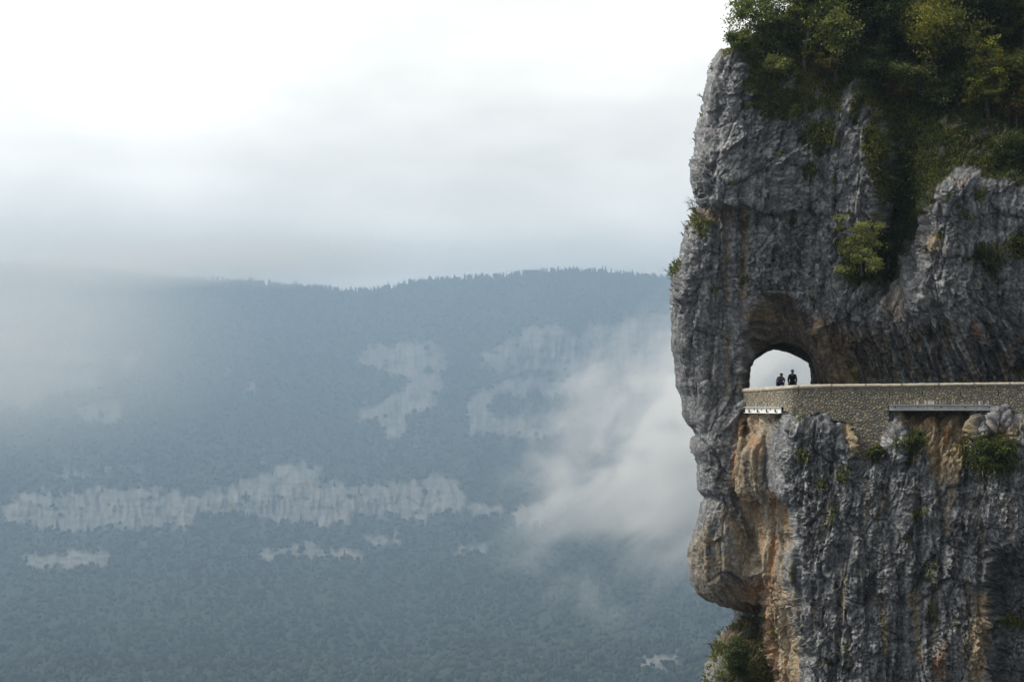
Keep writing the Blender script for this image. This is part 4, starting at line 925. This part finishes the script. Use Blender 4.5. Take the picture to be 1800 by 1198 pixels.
# grass and undergrowth: too many to count
def scatter(mask, n, r):
    m = mask.copy(); m[:, :NBK] = 0; m[:, NBK + NCF + 6:] = 0; m = m * (np.gradient(PYa, axis=0))
    c = np.cumsum(m.ravel()); k = np.searchsorted(c, r.random(n) * c[-1]); rr, cc_ = np.unravel_index(k.clip(0, m.size - 1), m.shape); return rr, cc_
gm = np.clip(hillm * sst(-40, 20, PYa) * 0.8 + patch * 1.1 + mossn * 0.9 + ledge * 0.25, 0, 1) * (1 - sst(0.55, 0.8, np.where((PXa > 1309) & (PXa < 1900) & (PYa > 660) & (PYa < 716), 1, 0)))
r = np.random.default_rng(77)
NG = 62000
rr, c_ = scatter(gm, NG, r); p0 = CL[rr, c_] + r.normal(0, .03, (NG, 3)); n0_ = nrm[rr, c_]
d1 = n0_ * r.uniform(.3, .8, (NG, 1)) + np.array([0, 0, .45]) + r.normal(0, .35, (NG, 3)); d1 /= np.linalg.norm(d1, axis=1)[:, None]
L = r.uniform(.14, .46, (NG, 1)); d2 = d1 * .5 + np.array([0, -0.15, -.75]) + r.normal(0, .25, (NG, 3))
mid_ = p0 + d1 * L * .6; tip = mid_ + d2 * L * .6
sdv = np.cross(d1, r.normal(0, 1, (NG, 3))); sdv /= np.linalg.norm(sdv, axis=1)[:, None]; wd = r.uniform(.018, .045, (NG, 1))
vv = np.stack([p0 - sdv * wd, p0 + sdv * wd, mid_ + sdv * wd * .8, mid_ - sdv * wd * .8, tip], 1).reshape(-1, 3)
i0 = 5 * np.arange(NG)[:, None]
tone_n = fbm(PXa[rr, c_] / 34 * .6, PYa[rr, c_] / 34 * .6, 601, 3)
gc = np.where((tone_n > 0.15)[:, None], np.array([0.140, 0.165, 0.032]), np.array([0.085, 0.108, 0.028])) * r.uniform(.6, 1.4, (NG, 1)); gc[r.random(NG) < .12] = (0.17, 0.14, 0.07)
tag(mesh_np('grass', vv, [i0 + np.array([[0, 1, 2, 3]]), i0 + np.array([[3, 2, 4]])], M_GRASS, col=np.repeat(gc, 5, 0)), 'tufts of olive grass on the cliff ledges and the slope above', 'grass', kind='stuff')
um = np.clip(hillm * sst(-160, -60, PYa) * (0.35 + 0.9 * sst(1480, 1640, PXa)) * sst(-0.2, 0.3, fbm(u * .7, w * .7, 611, 3)) + 0.5 * patch * (PXa > 1480) * (PYa < 900) + hillm * 0.9 * (PYa > 300) * (PXa < 1640), 0, 1)
um *= np.where((PXa > 1309) & (PXa < 1900) & (PYa > 660) & (PYa < 716), 0, 1)
NU = 60000
rr, c_ = scatter(um, 2600, r); kk = r.integers(0, 2600, NU)
cen = CL[rr, c_][kk] + nrm[rr, c_][kk] * r.uniform(0.02, .5, (NU, 1)) + r.normal(0, .20, (NU, 3))
vv, ff = leaves_geo(cen, 0.12, r)
uc = np.array(CA['dark']) * r.uniform(.6, 1.5, (NU, 1)) * r.uniform(.7, 1.3, 2600)[kk][:, None]; uc[r.random(NU) < .14] = CA['olive']
tag(mesh_np('undergrowth', vv, ff, M_LEAF, col=np.repeat(uc, 4, 0)), 'dark leafy undergrowth on the slope and in the gully', 'undergrowth', kind='stuff')

# conifers one can tell apart on the far skyline
def conifer_meshes(seed):
    r = np.random.default_rng(seed); t = MB(); t.tube([(0, 0, -1), (0, 0, 12)], [0.3, 0.05], 5); m = MB()
    for k in range(6):
        z0 = 2 + k * 1.75; rr_ = (2.6 - k * 0.38) * r.uniform(.85, 1.15); n = 9
        vv = [(rr_ * (0.7 + 0.3 * (j % 2)) * math.cos(2 * math.pi * j / n + k), rr_ * (0.7 + 0.3 * (j % 2)) * math.sin(2 * math.pi * j / n + k), z0 - .5) for j in range(n)] + [(0, 0, z0 + 2.9)]
        m.add(vv, [(j, (j + 1) % n, n) for j in range(n)])
    return t.build('trunk', M_BARK, link=False), m.build('crown', M_CON, link=False)
M_CON = plain('conifer_needles', (0.020, 0.034, 0.020), 0.9, scale=0.8)
CM = [conifer_meshes(700 + k) for k in range(4)]
rc = random.Random(3)
for k in range(84):
    x_ = rc.uniform(60, 1180) if k > 14 else rc.choice((640, 660, 905, 980, 990, 1000, 960, 1060, 1120)) + rc.uniform(-8, 8)
    j = int(np.argmin(abs(cols - x_))); p = pos[1 + k % 3, j]
    root = empty('conifer', tuple(p + np.array([0, 0, -.5]))); root.scale = (rc.uniform(.9, 1.7) * K,) * 2 + (rc.uniform(.3, .85) * K,)
    tag(root, 'dark conifer standing up from the hazy skyline of the far ridge', 'tree', 'conifers on the far skyline')
    tm, cm = CM[k % 4]; link_obj('trunk', tm, root); link_obj('crown', cm, root)

# ------------------------------------------------------------------ cyclists
def skin(name, pts, edges, mat, parent, sub=2):
    me = bpy.data.meshes.new(name); names = list(pts)
    me.from_pydata([pts[k][0] for k in names], [(names.index(a), names.index(b_)) for a, b_ in edges], [])
    o = bpy.data.objects.new(name, me); C.objects.link(o); o.modifiers.new('skin', 'SKIN'); sv = me.skin_vertices[0].data
    for i, k in enumerate(names):
        rr_ = pts[k][1]; sv[i].radius = rr_ if isinstance(rr_, tuple) else (rr_, rr_); sv[i].use_root = (i == 0)
    sb = o.modifiers.new('sub', 'SUBSURF'); sb.levels = sub; sb.render_levels = sub
    dg = bpy.context.evaluated_depsgraph_get(); m2 = bpy.data.meshes.new_from_object(o.evaluated_get(dg)); bpy.data.objects.remove(o)
    m2.name = name; m2.materials.clear(); m2.materials.append(mat)
    for p in m2.polygons: p.use_smooth = True
    o = bpy.data.objects.new(name, m2); C.objects.link(o); o.parent = parent; return o
M_SKIN = plain('skin', (0.42, 0.25, 0.17), 0.55, var=0.05); M_BLACK = plain('black_cloth', (0.012, 0.012, 0.014), 0.8); M_BLUE = plain('blue_cloth', (0.012, 0.07, 0.48), 0.7)
M_NAVY = plain('navy_cloth', (0.02, 0.025, 0.055), 0.75); M_GREYC = plain('grey_cloth', (0.26, 0.25, 0.30), 0.8); M_FRAME = plain('black_frame', (0.015, 0.015, 0.017), 0.3, spec=0.5)
M_RUB = plain('tyre_rubber', (0.01, 0.01, 0.01), 0.85); M_ALU = plain('aluminium', (0.35, 0.35, 0.36), 0.35, 0.8); M_HELM = plain('helmet_shell', (0.02, 0.02, 0.025), 0.35, spec=0.5); M_LENS = plain('dark_lens', (0.01, 0.01, 0.012), 0.15, spec=0.6)
def bicycle(loc, rz, label):
    b_ = tag(empty('bicycle', loc, rz), label, 'bicycle', 'bicycles in the tunnel')
    m = MB(); BBk, SEAT, HEADT, HEADB, RA, FA = (0, 0.05, .28), (0, .2, .78), (0, -.36, .84), (0, -.40, .70), (0, .46, .34), (0, -.55, .34)
    for a_, c_, r_ in ((SEAT, HEADT, .016), (BBk, HEADB, .02), (BBk, SEAT, .016), (HEADB, HEADT, .019)): m.tube([a_, c_], r_, 8)
    for sx in (-.05, .05):
        m.tube([BBk, (sx, .46, .34)], .01, 6); m.tube([SEAT, (sx, .46, .34)], .009, 6)
    m.tube([SEAT, (0, .24, .93)], .014, 8); m.build('frame', M_FRAME, b_)
    m = MB()
    for sx in (-.05, .05): m.tube([(sx, -.41, .70), (sx, -.48, .5), (sx, -.55, .34)], .013, 6)
    m.tube([(-.05, -.41, .70), (.05, -.41, .70)], .016, 6); m.build('fork', M_FRAME, b_)
    for y in (-.55, .46):
        m = MB(); m.ring((0, y, .34), .315, .008, 'x', 32, 6)
        for k in range(16): a_ = k * math.pi / 8; m.tube([(.02 * (-1) ** k, y, .34), (0, y + .31 * math.cos(a_), .34 + .31 * math.sin(a_))], .0015, 3)
        m.tube([(-.045, y, .34), (.045, y, .34)], .018, 8); w_ = m.build('wheel', M_ALU, b_)
        m = MB(); m.ring((0, y, .34), .335, .013, 'x', 32, 8); m.build('tyre', M_RUB, w_)
    m = MB(); m.tube([(0, -.36, .84), (0, -.38, .90), (0, -.46, .92)], .015, 6)
    for sx in (-1, 1): m.tube([(0, -.46, .92), (sx * .20, -.47, .925), (sx * .21, -.54, .92), (sx * .21, -.56, .86), (sx * .215, -.50, .80), (sx * .215, -.43, .79)], .014, 6)
    hb = m.build('handlebar', M_FRAME, b_)
    for sx in (-1, 1):
        m = MB(); m.tube([(sx * .21, -.55, .93), (sx * .21, -.60, .97), (sx * .21, -.61, .93), (sx * .215, -.60, .83)], [.02, .02, .012, .007], 6); m.build('brake_lever', M_RUB, b_)
    m = MB(); m.add([(-.07, .36, .95), (.07, .36, .95), (.07, .27, .955), (.02, .10, .95), (-.02, .10, .95), (-.07, .27, .955), (-.05, .36, .91), (.05, .36, .91), (.05, .27, .915), (.015, .11, .925), (-.015, .11, .925), (-.05, .27, .915)],
          [(0, 1, 2, 3, 4, 5), (11, 10, 9, 8, 7, 6)] + [(k, (k + 1) % 6, 6 + (k + 1) % 6, 6 + k) for k in range(6)]); m.build('saddle', M_BLACK, b_)
    m = MB(); m.ring((.045, .05, .28), .09, .006, 'x', 20, 4); m.tube([(.07, .05, .28), (.08, .03, .45)], .012, 6); m.tube([(-.07, .05, .28), (-.08, .07, .11)], .012, 6); m.build('crank', M_ALU, b_)
    for sx, y, z_ in ((1, .03, .45), (-1, .07, .11)):
        m = MB(); m.box((sx * .125, y, z_), (.08, .07, .02)); m.build('pedal', M_RUB, b_)
    return b_
def rider(loc, rz, label, sh_z, head, tilt, jers, shorts, arms, sleeve):
    r_ = tag(empty('person', loc, rz), label, 'person', 'cyclists in the tunnel mouth')
    hip = (-1.6 * tilt, .20, .99); che = (tilt * .5, -.02, (sh_z + .99) / 2 + .06); nk = (tilt, -.17, sh_z + .06)
    hd = (tilt + head[0], -.24 + head[1], sh_z + head[2])
    J = {'hip': (hip, (.155, .12)), 'belly': ((tilt * .25, .1, (che[2] + .99) / 2), (.132, .10)), 'chest': (che, (.165, .12)), 'up': ((tilt * .9, -.13, sh_z - .04), (.15, .10)), 'neck': (nk, .058), 'jaw': ((hd[0], hd[1], hd[2] - .07), (.072, .08)), 'head': (hd, (.082, .098)), 'crown': ((hd[0], hd[1] + .02, hd[2] + .09), (.065, .075)),
         'nose': ((hd[0], hd[1] - .105, hd[2] - .03), .016)}
    E = [('hip', 'belly'), ('belly', 'chest'), ('chest', 'up'), ('up', 'neck'), ('neck', 'jaw'), ('jaw', 'head'), ('head', 'crown'), ('head', 'nose')]
    for sx, k in ((-1, 'r'), (1, 'l')):
        up_ = .03 if sx > 0 else 0
        J['sh' + k] = ((tilt + sx * .158, -.13, sh_z - tilt * sx * .6), .058); ex = arms[0] if sx < 0 else arms[1]
        J['el' + k] = ((sx * (.20 + ex), -.27, (sh_z + 1.0) / 2 - .01), .043); J['wr' + k] = ((sx * .195, -.50, 1.015), .03); J['pa' + k] = ((sx * .205, -.565, 1.0), (.036, .026))
        E += [('up', 'sh' + k), ('sh' + k, 'el' + k), ('el' + k, 'wr' + k), ('wr' + k, 'pa' + k)]
        for fi, (fy, ln) in enumerate(((-.60, .045), (-.59, .05), (-.575, .048), (-.56, .04))):
            a_, b_ = 'f%d%s' % (fi, k), 'g%d%s' % (fi, k)
            J[a_] = ((sx * .235, fy - .005, .985 - fi * .006), .0095); J[b_] = ((sx * .215, fy - .02, .955 - fi * .006), .0085); E += [('pa' + k, a_), (a_, b_)]
        J['th' + k] = ((sx * .19, -.54, .99), .011); J['ti' + k] = ((sx * .185, -.585, .97), .009); E += [('pa' + k, 'th' + k), ('th' + k, 'ti' + k)]
        ft = (sx * .125, .03, .49) if sx > 0 else (sx * .125, .07, .15)
        kn = (sx * .14, -.22, .86) if sx > 0 else (sx * .13, -.06, .62)
        J['le' + k] = ((sx * .10, .16, .95), .098); J['kn' + k] = (kn, .062); J['an' + k] = ((ft[0], ft[1] + .07, ft[2] + .07), .037); J['to' + k] = ((ft[0], ft[1] - .1, ft[2] + .015), .035)
        E += [('hip', 'le' + k), ('le' + k, 'kn' + k), ('kn' + k, 'an' + k), ('an' + k, 'to' + k)]
    body = skin('body', J, E, M_SKIN, r_)
    me = body.data; co = np.zeros(len(me.vertices) * 3, np.float32); me.vertices.foreach_get('co', co); co = co.reshape(-1, 3)
    no = np.zeros(len(me.vertices) * 3, np.float32); me.vertices.foreach_get('normal', no); no = no.reshape(-1, 3)
    best = np.full(len(co), 9.0); who = np.zeros(len(co), int)
    def kind_of(n_, t_):
        if n_ in ('belly', 'chest', 'up', 'shr', 'shl'): return 1
        if n_[:2] == 'el': return 1
        if n_[:2] == 'wr': return 1 if sleeve == 'long' else 0
        if n_ in ('hip', 'ler', 'lel'): return 2
        return 0
    for a_, b_ in E:
        for t_ in np.linspace(0, 1, 9):
            p_ = np.array(J[a_][0]) * (1 - t_) + np.array(J[b_][0]) * t_; dd = np.linalg.norm(co - p_, axis=1)
            cut = 0.75 if (a_[:2] == 'le' or (a_[:2] == 'sh' and sleeve != 'long')) else 0.5
            ka = kind_of(a_, t_) if t_ < cut else kind_of(b_, t_)
            if a_[:2] == 'sh' and b_[:2] == 'el' and sleeve != 'long': ka = 1 if t_ < .6 else 0
            if a_[:2] == 'el' and sleeve != 'long': ka = 0
            m_ = dd < best; best[m_] = dd[m_]; who[m_] = ka
    polys = [tuple(p.vertices) for p in me.polygons]
    for kk_, nm_, mt_ in ((1, 'jersey', jers), (2, 'shorts', shorts)):
        fs = [p for p in polys if sum(who[i] == kk_ for i in p) >= 2]; used = sorted({i for p in fs for i in p}); ix = {v_: i for i, v_ in enumerate(used)}
        m2 = bpy.data.meshes.new(nm_); m2.from_pydata((co[used] + no[used] * .012).tolist(), [], [[ix[i] for i in p] for p in fs]); m2.materials.append(mt_)
        for p in m2.polygons: p.use_smooth = True
        link_obj(nm_, m2, r_)
    for k in 'rl':
        a_, t_ = J['an' + k][0], J['to' + k][0]
        skin('shoe', {'a': ((a_[0], a_[1] + .02, a_[2] - .04), .045), 'b': (t_, .046), 'c': ((t_[0], t_[1] - .04, t_[2]), .036)}, [('a', 'b'), ('b', 'c')], M_BLACK, r_, 1)
    m = MB(); n, rings = 14, 6; vv = []
    for i in range(rings):
        ph = i / (rings - 1) * math.pi / 2 * .98
        for j in range(n):
            th = 2 * math.pi * j / n; vv.append((hd[0] + .108 * math.cos(ph) * math.cos(th), hd[1] + .015 + .142 * math.cos(ph) * math.sin(th), hd[2] + .045 + .105 * math.sin(ph)))
    m.add(vv, [(i * n + j, i * n + (j + 1) % n, (i + 1) * n + (j + 1) % n, (i + 1) * n + j) for i in range(rings - 1) for j in range(n)] + [tuple(range(n))[::-1], tuple(range((rings - 1) * n, rings * n))])
    m.build('helmet', M_HELM, r_, smooth=True)
    m = MB()
    for sx in (-1, 1): m.box((hd[0] + sx * .036, hd[1] - .095, hd[2] + .005), (.056, .02, .036)); m.box((hd[0] + sx * .078, hd[1] - .03, hd[2] + .01), (.006, .12, .01))
    m.box((hd[0], hd[1] - .1, hd[2] + .012), (.02, .012, .01)); m.build('sunglasses', M_LENS, r_)
    return r_
ROAD_Z = -3.30
def road_at(px_, Y): return ((px_ - 900) * Y / F, Y, ROAD_Z - 0.0)
L1 = road_at(1371.6, 106.6); L2 = road_at(1393.0, 106.0)
yaw1, yaw2 = math.atan2(L1[0], L1[1]) * -1, math.atan2(L2[0], L2[1]) * -1
bicycle(L1, yaw1, 'dark road bicycle under the cyclist in blue shorts, left of the two')
bicycle(L2, yaw2, 'dark road bicycle under the upright cyclist in black, right of the two')
rider(L1, yaw1, 'cyclist in blue shorts and grey top bending over the handlebars in the tunnel mouth', 1.25, (.02, -.06, .135), .045, M_GREYC, M_BLUE, (-0.01, 0.03), 'short')
rider(L2, yaw2, 'cyclist in black sitting upright with arms wide on the handlebars in the tunnel mouth', 1.42, (0, 0, .17), 0.0, M_BLACK, M_BLACK, (.025, .015), 'long')

# ------------------------------------------------------------------ air: haze over the valley, drifting mist behind the cliff
def volume_mat(name, density, color, aniso):
    m = bpy.data.materials.new(name); m.use_nodes = True; t = m.node_tree; t.nodes.clear()
    o = N(t, 'ShaderNodeOutputMaterial'); v_ = N(t, 'ShaderNodeVolumePrincipled'); v_.inputs['Color'].default_value = color
    v_.inputs['Density'].default_value = density; v_.inputs['Anisotropy'].default_value = aniso
    t.links.new(v_.outputs[0], o.inputs['Volume']); return m, t, v_
mh, _, _ = volume_mat('haze_air', HAZE_DENSITY, HAZE_COLOR, 0.55)
x0, x1, y0, y1, z0, z1 = float(allp[..., 0].min()) - 40, float(allp[..., 0].max()) + 40, -470.0, 3480.0 * K, float(allp[..., 2].min()) - 1.0, 129.0 * K
m = MB(); m.box(((x0 + x1) / 2, (y0 + y1) / 2, (z0 + z1) / 2), (x1 - x0, y1 - y0, z1 - z0)); tag(m.build('haze', mh), 'pale blue haze filling the valley', kind='stuff')
def mist_mat(name, dens, scale=1.9, cut=-1.62, amp=3.0):
    mm_, t, v_ = volume_mat(name, 0.0, (1.0, 1.0, 1.0, 1), 0.3)
    tx = N(t, 'ShaderNodeTexCoord')
    ln = N(t, 'ShaderNodeVectorMath', operation='LENGTH'); nz1 = N(t, 'ShaderNodeTexNoise', i_Scale=scale, i_Detail=7.0, i_Roughness=0.62)
    nz1.inputs['Distortion'].default_value = 0.7
    t.links.new(tx.outputs['Object'], ln.inputs[0]); t.links.new(tx.outputs['Object'], nz1.inputs['Vector'])
    sub_ = N(t, 'ShaderNodeMath', operation='MULTIPLY_ADD', i_1=-1.0, i_2=0.95); t.links.new(ln.outputs['Value'], sub_.inputs[0])
    ad = N(t, 'ShaderNodeMath', operation='MULTIPLY_ADD', i_1=amp, i_2=cut); t.links.new(nz1.outputs['Fac'], ad.inputs[0])
    su = N(t, 'ShaderNodeMath', operation='ADD'); t.links.new(sub_.outputs[0], su.inputs[0]); t.links.new(ad.outputs[0], su.inputs[1])
    # fades to nothing at the edge of its own body
    fd = N(t, 'ShaderNodeMapRange'); fd.inputs[1].default_value = 0.98; fd.inputs[2].default_value = 0.40; t.links.new(ln.outputs['Value'], fd.inputs[0])
    mr = N(t, 'ShaderNodeMapRange'); mr.inputs[1].default_value = 0.0; mr.inputs[2].default_value = 0.9; mr.inputs[3].default_value = 0.0; mr.inputs[4].default_value = dens
    ml = N(t, 'ShaderNodeMath', operation='MULTIPLY')
    t.links.new(su.outputs[0], mr.inputs[0]); t.links.new(mr.outputs[0], ml.inputs[0]); t.links.new(fd.outputs[0], ml.inputs[1]); t.links.new(ml.outputs[0], v_.inputs['Density'])
    try: mm_.cycles.volume_step_rate = 0.5
    except Exception: pass
    return mm_
def mist(px0, px1, pya, pyb, Y, depth, mat, label, roll=0.0):
    a_ = P(np.array((px0 + px1) / 2.), np.array((pya + pyb) / 2.), Y)
    mb = MB(); mb.box((0, 0, 0), (2, 2, 2)); o = mb.build('mist', mat); o.location = a_; o.scale = ((px1 - px0) / 2 * Y / F, depth / 2, (pyb - pya) / 2 * Y / F); o.rotation_euler = (0, roll, 0)
    return tag(o, label, 'mist', kind='stuff')
mist(780, 1680, 470, 1080, 1500, 150, mist_mat('mist_vapour', 0.075, 2.9, -2.75, 5.0), 'bright drifting mist rising behind the left edge of the near cliff', math.radians(-34))
mist(-620, 560, 300, 880, 3000, 700, mist_mat('light_shaft_mist', 0.0042, 0.8, -0.25, 0.6), 'thin pale mist over the far left of the valley, standing in for light shafts')  # mist body added to brighten the left side in place of light shafts
mist(-300, 980, 385, 525, 4000, 500, mist_mat('skyline_mist', 0.0100, 1.5, -0.95, 1.7), 'low thin cloud softening the left half of the far skyline')
